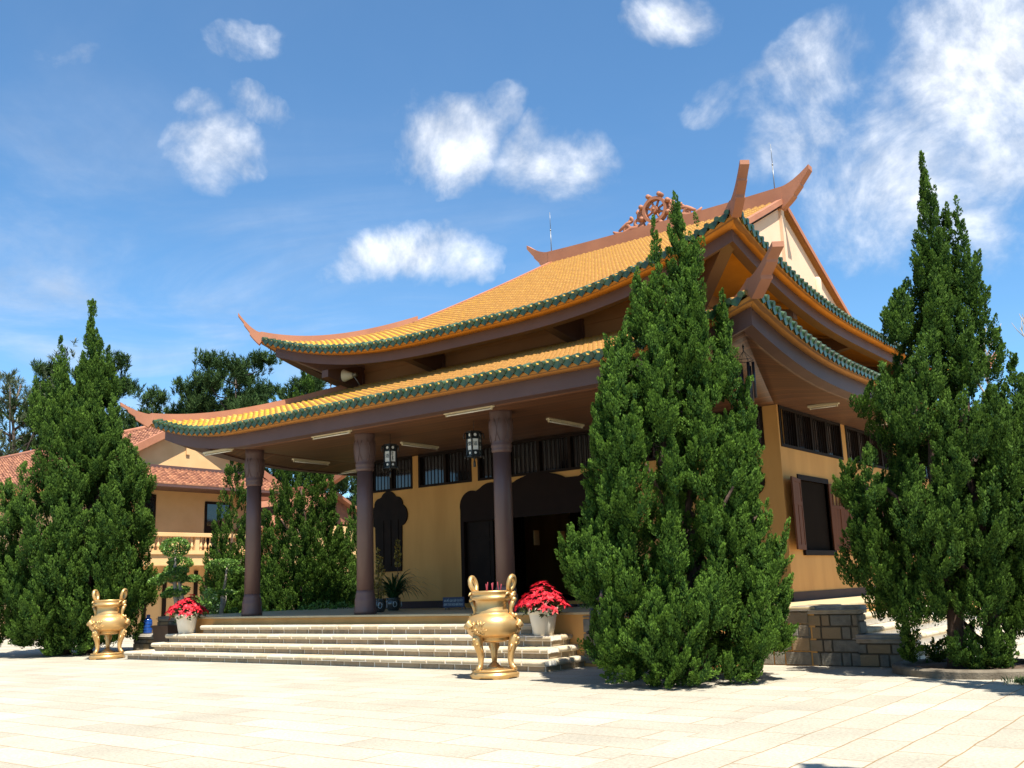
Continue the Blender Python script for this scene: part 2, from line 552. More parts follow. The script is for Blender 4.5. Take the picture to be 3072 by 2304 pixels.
class MB:
    """collects shapes; build() links them as ONE mesh object"""

    def __init__(s, base=(0, 0, 0)):
        s.v, s.f, s.m, s.r, s.s = [], [], [], [], []
        s.base = Vector(base)

    def add(s, vs, fs, mi=0, rnd=None, smooth=False):
        o = len(s.v)
        r = random.random() if rnd is None else rnd
        s.v += [tuple(p) for p in vs]
        s.r += [r] * len(vs)
        for f in fs:
            s.f.append(tuple(i + o for i in f))
            s.m.append(mi)
            s.s.append(smooth)
        return s

    def box(s, x0, x1, y0, y1, z0, z1, mi=0, rnd=None):
        vs = [(x0, y0, z0), (x1, y0, z0), (x1, y1, z0), (x0, y1, z0), (x0, y0, z1), (x1, y0, z1), (x1, y1, z1), (x0, y1, z1)]
        return s.add(vs, [(0, 3, 2, 1), (4, 5, 6, 7), (0, 1, 5, 4), (1, 2, 6, 5), (2, 3, 7, 6), (3, 0, 4, 7)], mi, rnd)

    def bbox(s, x0, x1, y0, y1, z0, z1, b=.02, mi=0, rnd=None):
        """box with chamfered edges"""
        bm = bmesh.new()
        bmesh.ops.create_cube(bm, size=1)
        for v in bm.verts:
            v.co = Vector(((x0 + x1) / 2 + v.co.x * (x1 - x0), (y0 + y1) / 2 + v.co.y * (y1 - y0), (z0 + z1) / 2 + v.co.z * (z1 - z0)))
        bmesh.ops.bevel(bm, geom=bm.edges[:], offset=b, segments=2, affect='EDGES', profile=.6)
        return s.bm(bm, mi, rnd)

    def bm(s, bm, mi=0, rnd=None, smooth=False):
        bm.verts.index_update()
        s.add([v.co for v in bm.verts], [[v.index for v in f.verts] for f in bm.faces], mi, rnd, smooth)
        bm.free()
        return s

    def lathe(s, prof, c=(0, 0, 0), seg=24, mi=0, rnd=None, smooth=True, close=True):
        vs, fs = [], []
        n = len(prof)
        for k in range(seg):
            a = 2 * PI * k / seg
            for r, z in prof:
                vs.append((c[0] + r * math.cos(a), c[1] + r * math.sin(a), c[2] + z))
        for k in range(seg):
            k2 = (k + 1) % seg
            for i in range(n - 1):
                fs.append((k * n + i, k2 * n + i, k2 * n + i + 1, k * n + i + 1))
        if close:
            fs.append([k * n for k in range(seg)][::-1])
            fs.append([k * n + n - 1 for k in range(seg)])
        return s.add(vs, fs, mi, rnd, smooth)

    def tube(s, pts, rad, seg=8, mi=0, rnd=None, smooth=True, flat=1.0):
        pts = [Vector(p) for p in pts]
        if isinstance(rad, (int, float)):
            rad = [rad] * len(pts)
        vs, fs = [], []
        n = len(pts)
        up = None
        for i, p in enumerate(pts):
            d = (pts[min(i + 1, n - 1)] - pts[max(i - 1, 0)]).normalized()
            if up is None:
                up = Vector((0, 0, 1)) if abs(d.z) < .9 else Vector((1, 0, 0))
            a = d.cross(up)
            if a.length < 1e-5:
                a = d.cross(Vector((0, 1, 0)))
            a.normalize()
            b = a.cross(d).normalized()
            up = b
            for k in range(seg):
                t = 2 * PI * k / seg
                vs.append(p + a * math.cos(t) * rad[i] + b * math.sin(t) * rad[i] * flat)
        for i in range(n - 1):
            for k in range(seg):
                k2 = (k + 1) % seg
                fs.append((i * seg + k, i * seg + k2, (i + 1) * seg + k2, (i + 1) * seg + k))
        fs.append(list(range(seg))[::-1])
        fs.append([(n - 1) * seg + k for k in range(seg)])
        return s.add(vs, fs, mi, rnd, smooth)

    def ball(s, c, r, mi=0, rnd=None, sub=2, sc=(1, 1, 1)):
        bm = bmesh.new()
        bmesh.ops.create_icosphere(bm, subdivisions=sub, radius=r)
        for v in bm.verts:
            v.co = Vector((v.co.x * sc[0] + c[0], v.co.y * sc[1] + c[1], v.co.z * sc[2] + c[2]))
        return s.bm(bm, mi, rnd, True)

    def prism(s, poly, fn, d0, d1, mi=0, rnd=None):
        """poly: 2D outline; fn(a, b, d) -> point"""
        n = len(poly)
        vs = [fn(a, b, d0) for a, b in poly] + [fn(a, b, d1) for a, b in poly]
        fs = [tuple(range(n))[::-1], tuple(range(n, 2 * n))]
        for i in range(n):
            j = (i + 1) % n
            fs.append((i, j, n + j, n + i))
        return s.add(vs, fs, mi, rnd)

    def build(s, name, mats, parent=None, fix=True):
        me = bpy.data.meshes.new(name)
        b = s.base
        me.from_pydata([(p[0] - b.x, p[1] - b.y, p[2] - b.z) for p in s.v], [], s.f)
        me.polygons.foreach_set('material_index', s.m)
        me.polygons.foreach_set('use_smooth', s.s)
        a = me.attributes.new('rnd', 'FLOAT', 'POINT')
        a.data.foreach_set('value', s.r)
        if fix:
            bm = bmesh.new()
            bm.from_mesh(me)
            bmesh.ops.recalc_face_normals(bm, faces=bm.faces)
            bm.to_mesh(me)
            bm.free()
        me.update()
        o = link(name, me, mats, parent)
        if parent is None:
            o.location = b
        return o


def children(o):
    return [c for c in bpy.data.objects if c.parent == o]


def copy_tree(o, parent=None):
    c = o.copy()
    col.objects.link(c)
    if parent is not None:
        c.parent = parent
    for ch in children(o):
        copy_tree(ch, c)
    return c


def text_mesh(name, body, size, mat, parent=None, extrude=.002, align='CENTER', space=1.0):
    cu = bpy.data.curves.new(name, 'FONT')
    cu.body = body
    cu.size = size
    cu.align_x = align
    cu.align_y = 'CENTER'
    cu.extrude = extrude
    cu.space_character = space
    cu.resolution_u = 2
    tmp = bpy.data.objects.new(name, cu)
    col.objects.link(tmp)
    dg = bpy.context.evaluated_depsgraph_get()
    me = bpy.data.meshes.new_from_object(tmp.evaluated_get(dg))
    bpy.data.objects.remove(tmp)
    me.materials.clear()
    return link(name, me, mat, parent)

# ------------------------------------------------------------------ the ground
def sheet(name, x0, x1, y0, y1, z, mat, nx=1, ny=1):
    b = MB()
    for i in range(nx):
        for j in range(ny):
            xa, xb = x0 + (x1 - x0) * i / nx, x0 + (x1 - x0) * (i + 1) / nx
            ya, yb = y0 + (y1 - y0) * j / ny, y0 + (y1 - y0) * (j + 1) / ny
            b.add([(xa, ya, z), (xb, ya, z), (xb, yb, z), (xa, yb, z)], [(0, 1, 2, 3)])
    return tag(b.build(name, mat, fix=False), kind='structure')


sheet('ground', -900, 900, -900, 900, -.02, MT['hill'])
sheet('plaza_pavement', -75, 45, -40, 75, 0, MT['paving'])

# ------------------------------------------------------------------ the temple
XC, YF, YM = -15.3, 21.2, 28.73          # centre line, front wall, ridge line
YB = 2 * YM - YF                          # back wall
HW = 6.73                                 # half width of the hall
ZP = 1.03                                 # platform level
TB = Vector((XC, YM, ZP))
temple = empty('temple', TB)
tag(temple, 'orange tiled two tier Buddhist hall with upswept eaves, yellow walls and brown columns', 'temple')


def smooth_lift(s, p):
    return max(0.0, 1.0 - s) ** p if s < 1 else 0.0


class Roof:
    """one tier: front and back eaves along X, side eaves along Y"""

    def __init__(r, hw, ye, zmid, lift, liftlen, liftpow, hx, hy, prof, ttop):
        r.hw, r.ye, r.zm, r.lift, r.ll, r.lp, r.hx, r.hy, r.prof, r.ttop = hw, ye, zmid, lift, liftlen, liftpow, hx, hy, prof, ttop
        r.hl = YM - ye               # half length of the side eave

    def eave_lift(r, d):              # d: front-scale distance from the corner
        return r.lift * smooth_lift(d / r.ll, r.lp)

    def z_front(r, u, t):             # u from the centre line, t inward from the eave
        d = r.hw - abs(u)
        return r.prof(t) + r.eave_lift(max(d, 0)) * smooth_lift(t / r.hy, 1.25)

    def z_side(r, v, t):              # v from YM, t inward
        d = (r.hl - abs(v)) * r.hx / r.hy
        return r.prof(t * r.hy / r.hx) + r.eave_lift(max(d, 0)) * smooth_lift(t / r.hx, 1.25)

    def pt(r, side, a, t, dz=0):
        if side == 0:
            return (XC + a, r.ye + t, r.z_front(a, t) + dz)
        if side == 1:
            return (XC + r.hw - t, YM + a, r.z_side(a, t) + dz)
        if side == 2:
            return (XC - a, 2 * YM - r.ye - t, r.z_front(a, t) + dz)
        return (XC - r.hw + t, YM - a, r.z_side(a, t) + dz)

    def half(r, side, t):             # half width of the slope at depth t
        if side in (0, 2):
            return max(r.hw - t * r.hx / r.hy, r.hw - r.hx)
        return r.hl - t * r.hy / r.hx

    def depth(r, side):
        return r.ttop if side in (0, 2) else r.hx


lower = Roof(8.89, 15.33, 5.74, .60, 3.5, 2.2, 3.39, 4.67, lambda t: 5.74 + .345 * t + .004 * t * t, 4.67)
upper = Roof(7.525, 17.96, 7.85, 1.05, 6.5, 2.4, 3.005, 3.5, lambda t: 7.85 + .455 * t + .0035 * t * t, YM - 17.96)

ACROSS = np.array([-.5, -.33, -.2, 0, .2, .33, .5])
AH = np.array([0, .012, .05, .066, .05, .012, 0])
PITCH, EXPO = .235, .205


def deck(r, name, side):
    b = []
    V, Q = [], []
    nt_, na = 14, 40
    for i in range(nt_ + 1):
        t = r.depth(side) * i / nt_
        h = r.half(side, t)
        for j in range(na + 1):
            V.append(r.pt(side, -h + 2 * h * j / na, t, -.03))
    for i in range(nt_):
        for j in range(na):
            a = i * (na + 1) + j
            Q.append((a, a + 1, a + na + 2, a + na + 1))
    n = len(V)
    V2 = [(x, y, z - .09) for x, y, z in V]
    Q2 = [(q[3] + n, q[2] + n, q[1] + n, q[0] + n) for q in Q]
    # outer edge board
    E = [(j, j + n, j + 1 + n, j + 1) for j in range(na)]
    return V + V2, Q + Q2 + E


def tiles(r, side):
    V, Q, RN = [], [], []
    D = r.depth(side)
    nrow = int(D / (EXPO * .93)) + 1
    step = D / nrow
    hmax = r.half(side, 0)
    ncol = int(2 * hmax / PITCH)
    rs = np.random.RandomState(side + int(r.hw * 10))
    for j in range(nrow):
        t0 = j * step
        t1 = min(t0 + step * 1.12, D)
        for i in range(ncol):
            u = (i + .5) * PITCH - ncol * PITCH / 2
            if abs(u) > r.half(side, t0 + step * .4) - .05:
                continue
            o = len(V)
            jit = rs.uniform(-.006, .006)
            rv = rs.rand()
            for k in range(7):
                a = u + ACROSS[k] * PITCH
                p0 = r.pt(side, a, t0, 0)
                p1 = r.pt(side, a, t1, 0)
                V.append((p0[0], p0[1], p0[2] + AH[k] + .066 + jit))
                V.append((p1[0], p1[1], p1[2] + AH[k] * .9 + .006))
                V.append((p0[0], p0[1], p0[2] + AH[k] * .75 - .012))
            RN += [rv] * 21
            for k in range(6):
                a = o + k * 3
                Q.append((a, a + 3, a + 4, a + 1))
                Q.append((a + 2, a + 5, a + 3, a))
    return V, Q, RN


def eave_caps(r, side, mb):
    """green round tile ends with pointed drip tiles between"""
    hmax = r.half(side, 0) - .12
    n = int(2 * hmax / PITCH)
    for i in range(n + 1):
        u = -n * PITCH / 2 + i * PITCH
        p0 = Vector(r.pt(side, u, -.07))
        p1 = Vector(r.pt(side, u, .2))
        pa = Vector(r.pt(side, u - .1, -.05))
        pb = Vector(r.pt(side, u + .1, -.05))
        al = (pb - pa).normalized()
        ax = (p1 - p0).normalized()
        up = al.cross(ax)
        if up.z < 0:
            up = -up
        rv = random.random()
        # barrel
        rad = .058
        vs, fs = [], []
        c0, c1 = p0 + up * .062, p1 + up * .075
        for c in (c0, c1):
            for k in range(11):
                a = 2 * PI * k / 11
                vs.append(c + al * math.cos(a) * rad + up * math.sin(a) * rad)
        for k in range(11):
            k2 = (k + 1) % 11
            fs.append((k, k2, 11 + k2, 11 + k))
        fs.append(tuple(range(11)))
        mb.add(vs, fs, 0, rv, False)
        vs = [c0 - ax * .006 + al * math.cos(2 * PI * k / 11) * rad * .72 + up * math.sin(2 * PI * k / 11) * rad * .72 for k in range(11)]
        mb.add(vs, [tuple(range(11))], 0, min(1, rv * .5 + .4), False)
        if i < n:
            # drip tile: leaf shape hanging between two barrels
            m0 = Vector(r.pt(side, u + PITCH / 2, -.06))
            w = PITCH * .5
            outl = [(-w, .05), (-w * .96, -.02), (-w * .62, -.06), (-w * .25, -.09), (0, -.115), (w * .25, -.09), (w * .62, -.06), (w * .96, -.02), (w, .05)]
            dn = (Vector((0, 0, 1)) * .9 + up * .3).normalized()
            f = [m0 + al * a + dn * (b + .02) for a, b in outl]
            g = [q + ax * .03 for q in f]
            k = len(f)
            fs = [tuple(range(k)), tuple(range(k, 2 * k))[::-1]] + [(a, a + 1, k + a + 1, k + a) for a in range(k - 1)] + [(k - 1, 0, k, 2 * k - 1)]
            mb.add(f + g, fs, 0, random.random() * .75, False)


def strip_prism(mb, top, bot, side_dir, half, mi=0):
    """sweep: paired top/bottom centre points, thickness 2*half along side_dir"""
    vs, fs = [], []
    sdv = Vector(side_dir).normalized() * half
    n = len(top)
    for t_, b_ in zip(top, bot):
        t_, b_ = Vector(t_), Vector(b_)
        vs += [t_ - sdv, t_ + sdv, b_ + sdv, b_ - sdv]
    for i in range(n - 1):
        a, c = i * 4, i * 4 + 4
        for k in range(4):
            k2 = (k + 1) % 4
            fs.append((a + k, a + k2, c + k2, c + k))
    fs.append((0, 1, 2, 3))
    fs.append(tuple((n - 1) * 4 + k for k in (3, 2, 1, 0)))
    mb.add(vs, fs, mi, .5)


def hip_ridge(r, sx, sy, tip_out, tip_z, name, parent, rise=.21, half=.095):
    """terracotta hip from the inner end to the eave corner, ending in an upturned notched tip"""
    top, bot = [], []
    n = 26
    for i in range(n + 1):
        s = 1 - i / n
        t = s * r.hy
        x, y, z = r.hw - s * r.hx, r.ye + t, r.z_front(r.hw - s * r.hx, t)
        top.append((x, y, z + rise + .03))
        bot.append((x, y, z - .06))
    cx, cy, cz = r.hw, r.ye, r.z_front(r.hw, 0)
    ex, ey = tip_out
    # the tip: top curve rises; the underside has two steps
    m = 12
    for i in range(1, m + 1):
        q = i / m
        x, y = cx + ex * q, cy - ey * q
        zt = cz + rise + (tip_z - cz - rise) * (q ** 1.55)
        thick = (rise + .11) * (1 - q) ** 1.7 + .14 * q ** .7
        if q < .42:
            zb = zt - thick - .07
        elif q < .72:
            zb = zt - thick + .0
        else:
            zb = zt - thick + .05
        if i in (6, 9):
            top.append((x, y, zt))
            bot.append((x, y, zt - thick - (.07 if i == 6 else 0)))
            x += ex * .004
            y -= ey * .004
        top.append((x, y, zt))
        bot.append((x, y, zb))
    f = lambda p: (XC + sx * p[0], (p[1] if sy < 0 else 2 * YM - p[1]), p[2])
    top = [f(p) for p in top]
    bot = [f(p) for p in bot]
    dirv = Vector((sx * r.hx, sy * r.hy, 0)).normalized()
    mb = MB(TB)
    strip_prism(mb, top, bot, (-dirv.y, dirv.x, 0), half)
    return mb.build(name, MT['terra'], parent)


def build_roof(r, name, tip_out, tip_z):
    V, Q = [], []
    for sd_ in range(4):
        v, q = deck(r, name, sd_)
        o = len(V)
        V += [(x - TB.x, y - TB.y, z - TB.z) for x, y, z in v]
        Q += [tuple(i + o for i in f) for f in q]
    d = npmesh(name, V, np.array(Q), MT['tile_deck'], temple)
    V, Q, RN = [], [], []
    for sd_ in range(4):
        v, q, rn = tiles(r, sd_)
        o = len(V)
        V += [(x - TB.x, y - TB.y, z - TB.z) for x, y, z in v]
        Q += [tuple(i + o for i in f) for f in q]
        RN += rn
    npmesh('roof_tiles', V, np.array(Q), [MT['tile'], MT['tile_end']], d, RN, mi=[i % 2 for i in range(len(Q))])
    mb = MB(TB)
    for sd_ in range(4):
        eave_caps(r, sd_, mb)
    mb.build('eave_tiles', MT['green'], d, fix=False)
    for sx in (1, -1):
        for sy in (-1, 1):
            hip_ridge(r, sx, sy, tip_out, tip_z, 'hip_ridge', d)
    return d


roof_lo = build_roof(lower, 'lower_roof', (.70, .53), 6.92)
roof_up = build_roof(upper, 'upper_roof', (.50, .47), 9.72)


def eave_work(r, name_beam, inset, bh, bz_mid, bz_corner, thick, parent):
    """curved brown eave beam and the orange band between it and the tiles"""
    bm_, fm = MB(TB), MB(TB)
    hwb, yb = r.hw - inset * .7, r.ye + inset
    for sd_ in range(4):
        hl = hwb if sd_ in (0, 2) else (YM - yb)
        n = 44
        top, bot, ban_o, ban_i = [], [], [], []
        for i in range(n + 1):
            a = -hl + 2 * hl * i / n
            if sd_ in (0, 2):
                d = hl - abs(a)
                e = r.hw / hl * a
            else:
                d = (hl - abs(a)) * r.hx / r.hy
                e = r.hl / hl * a
            s = smooth_lift(d / r.ll, r.lp)
            zb = bz_mid + (bz_corner - bz_mid) * s
            x, y, _ = r.pt(sd_, a, 0)
            if sd_ == 0:
                p = lambda off: (XC + a, yb + off)
            elif sd_ == 1:
                p = lambda off: (XC + hwb - off, YM + a)
            elif sd_ == 2:
                p = lambda off: (XC - a, 2 * YM - yb - off)
            else:
                p = lambda off: (XC - hwb + off, YM - a)
            # mitre the corners
            k = thick * (a / hl)
            if sd_ == 0:
                q = (XC + a - k, yb + thick)
            elif sd_ == 1:
                q = (XC + hwb - thick, YM + a - k)
            elif sd_ == 2:
                q = (XC - a + k, 2 * YM - yb - thick)
            else:
                q = (XC - hwb + thick, YM - a + k)
            o = p(0)
            top.append(((*o, zb + bh), (*q, zb + bh)))
            bot.append(((*o, zb), (*q, zb)))
            eo = r.pt(sd_, e, -.005, -.085)
            ban_o.append(eo)
            ban_i.append((*o, zb + bh - .04))
        vs, fs = [], []
        for (t0, t1), (b0, b1) in zip(top, bot):
            vs += [t0, t1, b1, b0]
        for i in range(n):
            a4, c4 = i * 4, i * 4 + 4
            for k in range(4):
                k2 = (k + 1) % 4
                fs.append((a4 + k, a4 + k2, c4 + k2, c4 + k))
        bm_.add(vs, fs, 0, .5, True)
        vs, fs = [], []
        for a_, b_ in zip(ban_o, ban_i):
            a_, b_ = Vector(a_), Vector(b_)
            vs += [a_ + Vector((0, 0, .05)), a_ - Vector((0, 0, .012)), b_, b_ + Vector((0, 0, .08))]
        for i in range(n):
            a4, c4 = i * 4, i * 4 + 4
            for k in range(3):
                fs.append((a4 + k, a4 + k + 1, c4 + k + 1, c4 + k))
        fm.add(vs, fs, 0, .5, True)
    o = bm_.build(name_beam, MT['brown'], parent)
    o.data.polygons.foreach_set('use_smooth', [False] * len(o.data.polygons))
    fm.build('eave_band', MT['plaster_band'], parent)
    return hwb, yb


HB, YBm = eave_work(lower, 'eave_beam', .30, .36, 5.30, 5.85, .30, roof_lo)
HU, YU = eave_work(upper, 'eave_beam', .34, .30, 7.48, 8.42, .26, roof_up)

# boarded ceiling of the porch, from the wall out to the beam
ZS = 5.41
V, Q = [], []


def soffit_patch(sd_):
    o = len(V)
    na, nq = 40, 10
    hb, yb = HB - .30, YBm + .30
    for j in range(nq + 1):
        q = j / nq                      # 0 wall, 1 beam
        hwj = HW - .05 + (hb - HW + .05) * q
        yj = YF + .05 + (yb - YF - .05) * q
        for i in range(na + 1):
            g = -1 + 2 * i / na
            if sd_ in (0, 2):
                a = g * hwj
                d = (1 - abs(g)) * (HB)
                x, y = XC + a, yj
            else:
                a = g * (YM - yj)
                d = (1 - abs(g)) * (YM - YBm) * lower.hx / lower.hy
                x, y = XC + hwj, YM + a
            zb = 5.33 + .55 * smooth_lift(d / lower.ll, lower.lp)
            z = ZS + (zb - ZS) * (q ** 1.5)
            if sd_ == 2:
                x, y = 2 * XC - x, 2 * YM - y
            if sd_ == 3:
                x, y = 2 * XC - x, 2 * YM - y
            V.append((x - TB.x, y - TB.y, z - TB.z))
    for j in range(nq):
        for i in range(na):
            a = o + j * (na + 1) + i
            Q.append((a, a + 1, a + na + 2, a + na + 1))


for k in range(4):
    soffit_patch(k)
sof = npmesh('porch_ceiling', V, np.array(Q), MT['soffit'], roof_lo, smooth=True)
sm = sof.modifiers.new('thickness', 'SOLIDIFY')
sm.thickness = .03

# upper storey wall, posts, brackets and its soffit
UHW, UYF = 5.5, 20.0
mb = MB(TB)
UYB = 2 * YM - UYF
for (x0, x1, y0, y1) in ((XC - UHW, XC + UHW, UYF, UYF + .2), (XC - UHW, XC + UHW, UYB - .2, UYB),
                         (XC - UHW, XC - UHW + .2, UYF + .2, UYB - .2), (XC + UHW - .2, XC + UHW, UYF + .2, UYB - .2)):
    mb.box(x0, x1, y0, y1, 6.8, 8.35)
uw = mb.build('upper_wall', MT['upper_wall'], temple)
mb = MB(TB)
mb.box(XC - UHW - .03, XC + UHW + .03, UYF - .03, UYF - .002, 7.85, 7.95)
mb.box(XC + UHW + .002, XC + UHW + .03, UYF, UYB, 7.85, 7.95)
mb.build('string_course', MT['upper_wall'], uw)
posts = []
for px in (-5.45, -2.3, 2.3, 5.45):
    posts.append((XC + px, UYF, 0, -1))
    posts.append((XC + px, UYB, 0, 1))
for py in (-6.6, -2.6, 2.6, 6.6):
    posts.append((XC + UHW, YM + py, 1, 0))
    posts.append((XC - UHW, YM + py, -1, 0))
for (px, py, dx, dy) in posts:
    mb = MB(TB)
    w = .15
    out = .10
    if dy:
        mb.box(px - w, px + w, min(py, py + dy * out) - (.0 if dy < 0 else 0), max(py, py + dy * out), 7.2, 8.0)
        ye = YU + .27 if dy < 0 else 2 * YM - YU - .27
        d = abs(ye - py)
        vs = []
        for xx in (px - .13, px + .13):
            vs += [(xx, py + dy * .1, 7.35), (xx, py + dy * .1, 8.05), (xx, py + dy * d, 7.76), (xx, py + dy * d, 7.55)]
    else:
        mb.box(min(px, px + dx * out), max(px, px + dx * out), py - w, py + w, 7.2, 8.0)
        d = HU - .27 - UHW
        vs = []
        for yy in (py - .13, py + .13):
            vs += [(px + dx * .1, yy, 7.35), (px + dx * .1, yy, 8.05), (px + dx * d, yy, 7.76), (px + dx * d, yy, 7.55)]
    mb.add(vs, [(0, 1, 2, 3), (7, 6, 5, 4), (0, 4, 5, 1), (1, 5, 6, 2), (2, 6, 7, 3), (3, 7, 4, 0)])
    mb.build('bracket', MT['brown'], uw)
# diagonal corner brackets
for sx in (1, -1):
    for sy in (1, -1):
        mb = MB(TB)
        a = Vector((XC + sx * (UHW - .1), YM + sy * (YM - UYF - .1), 0))
        b = Vector((XC + sx * (HU - .15), YM + sy * (YM - YU - .15), 0))
        n = Vector((-(b - a).y, (b - a).x, 0)).normalized() * .14
        vs = []
        for s in (-1, 1):
            vs += [a + n * s + Vector((0, 0, 7.4)), a + n * s + Vector((0, 0, 8.1)), b + n * s + Vector((0, 0, 8.66)), b + n * s + Vector((0, 0, 8.42))]
        mb.add(vs, [(0, 1, 2, 3), (7, 6, 5, 4), (0, 4, 5, 1), (1, 5, 6, 2), (2, 6, 7, 3), (3, 7, 4, 0)])
        mb.build('bracket', MT['brown'], uw)
# orange soffit under the upper eave
V, Q = [], []
for sd_ in range(4):
    o = len(V)
    na, nq = 36, 6
    for j in range(nq + 1):
        q = j / nq
        hwj = UHW + (HU - .1 - UHW) * q
        yj = UYF + (YU + .1 - UYF) * q
        for i in range(na + 1):
            g = -1 + 2 * i / na
            if sd_ in (0, 2):
                d = (1 - abs(g)) * HU
                x, y = XC + g * hwj, yj
            else:
                d = (1 - abs(g)) * (YM - YU) * upper.hx / upper.hy
                x, y = XC + hwj, YM + g * (YM - yj)
            s = smooth_lift(d / upper.ll, upper.lp)
            zo = 7.72 + .93 * s
            z = 8.2 + (zo - 8.2) * q
            if sd_ in (2, 3):
                x, y = 2 * XC - x, 2 * YM - y
            V.append((x - TB.x, y - TB.y, z - TB.z))
    for j in range(nq):
        for i in range(na):
            a = o + j * (na + 1) + i
            Q.append((a, a + 1, a + na + 2, a + na + 1))
npmesh('upper_soffit', V, np.array(Q), MT['plaster_band'], roof_up, smooth=True)

# gables, verge ridges, main ridge
GX = 4.36
RW = 4.52
ZR = upper.prof(upper.ttop)
for sx in (1, -1):
    x = XC + sx * GX
    y0 = UYF + 1.2
    prof = [(y0, 9.0)]
    for i in range(11):
        t = (y0 - upper.ye) + (YM - y0) * i / 10
        prof.append((upper.ye + t, upper.prof(t) - .05))
    outl = prof[1:] + [(2 * YM - a, b) for a, b in prof[1:-1][::-1]]
    outl = [(y0, 8.6)] + outl + [(2 * YM - y0, 8.6)]
    mb = MB(TB)
    mb.prism(outl, lambda a, b, d: (x + d, a, b), -.12 * sx, 0)
    g = mb.build('gable_wall', MT['gable'], temple)
    mb = MB(TB)          # half round pilasters and the pendant under the apex
    for yy in (YM - 2.75, YM + 2.75):
        mb = MB(TB)
        mb.lathe([(.15, 0), (.15, 2.25), (.11, 2.33), (0.02, 2.36)], (x, yy, 9.0), 14)
        mb.build('gable_pilaster', MT['gable'], g)
    mb = MB(TB)
    mb.box(min(x + sx * .003, x + sx * .10), max(x + sx * .003, x + sx * .10), YM - .10, YM + .10, 11.1, 12.95)
    mb.build('gable_pendant', MT['gable'], g)
    # verge: front and back
    for sy in (-1, 1):
        mb = MB(TB)
        top, bot = [], []
        for i in range(15):
            t = 3.30 + (upper.ttop - 3.30) * i / 14
            yy = upper.ye + t
            z = upper.prof(t)
            yy = yy if sy < 0 else 2 * YM - yy
            top.append((XC + sx * (RW - .08), yy, z + .14))
            bot.append((XC + sx * (RW - .08), yy, z - .04))
        strip_prism(mb, top, bot, (1, 0, 0), .10)
        mb.build('verge_ridge', MT['terra'], roof_up)
mb = MB(TB)
top, bot = [], []
for i in range(41):
    u = -RW + 2 * RW * i / 40
    e = abs(u) / RW
    top.append((XC + u, YM, ZR + .42 + .05 * e ** 3))
    bot.append((XC + u, YM, ZR - .25))
strip_prism(mb, top, bot, (0, 1, 0), .16)
mridge = mb.build('main_ridge', MT['terra'], roof_up)
for sx in (1, -1):
    mb = MB(TB)
    top, bot = [], []
    m = 12
    for i in range(m + 1):
        q = i / m
        x = RW + .0 + .95 * q
        zt = ZR + .47 + .48 * q ** 1.6
        th = .62 * (1 - q) + .17 * q
        if i in (5, 8):
            top.append((XC + sx * x, YM, zt))
            bot.append((XC + sx * x, YM, zt - th - (.08 if i == 5 else .03)))
            x += .004
        zb = zt - th - (.08 if q < .4 else (.03 if q < .65 else -.02))
        top.append((XC + sx * x, YM, zt))
        bot.append((XC + sx * x, YM, zb))
    strip_prism(mb, top, bot, (0, 1, 0), .15)
    mb.build('ridge_tip', MT['terra'], mridge)

# the wheel of the law with cloud scrolls on the ridge
WX, WZ = XC - .02, 14.10
orn = None
mb = MB(TB)
ring_o, ring_i = .47, .365
n = 40
vs, fs = [], []
for k in range(n):
    a = 2 * PI * k / n
    for (rr, dy) in ((ring_o, -.11), (ring_o, .11), (ring_i, .11), (ring_i, -.11)):
        vs.append((WX + rr * math.cos(a), YM + dy, WZ + rr * math.sin(a)))
for k in range(n):
    k2 = (k + 1) % n
    for q in range(4):
        q2 = (q + 1) % 4
        fs.append((k * 4 + q, k * 4 + q2, k2 * 4 + q2, k2 * 4 + q))
mb.add(vs, fs)
hub = [(WX + .13 * math.cos(2 * PI * k / 20), WZ + .13 * math.sin(2 * PI * k / 20)) for k in range(20)]
mb.prism(hub, lambda a, b, d: (a, YM + d, b), -.15, .15)
mb.tube([(WX, YM - .17, WZ), (WX, YM + .17, WZ)], .05, 10)
for k in range(8):
    a = 2 * PI * k / 8 + PI / 8
    c, s = math.cos(a), math.sin(a)
    mb.tube([(WX + c * .1, YM, WZ + s * .1), (WX + c * .4, YM, WZ + s * .4)], .042, 8)
    mb.tube([(WX + c * .45, YM, WZ + s * .45), (WX + c * .52, YM, WZ + s * .52)], .05, 8)
    mb.tube([(WX + c * .56 - s * 0, YM - .12, WZ + s * .56), (WX + c * .56, YM + .12, WZ + s * .56)], .085, 12)
orn = mb.build('ridge_ornament', MT['terra'], mridge)
orn.name = 'wheel'
mb = MB(TB)


def spiral(cx, cz, r0, turns, sgn, rad, start=0):
    pts = []
    for i in range(30):
        q = i / 29
        a = start + sgn * turns * 2 * PI * q
        rr = r0 * (1 - .8 * q)
        pts.append((cx + rr * math.cos(a), YM, cz + rr * math.sin(a)))
    mb.tube(pts, [rad * (1 - .4 * i / 29) for i in range(30)], 8, flat=1.6)


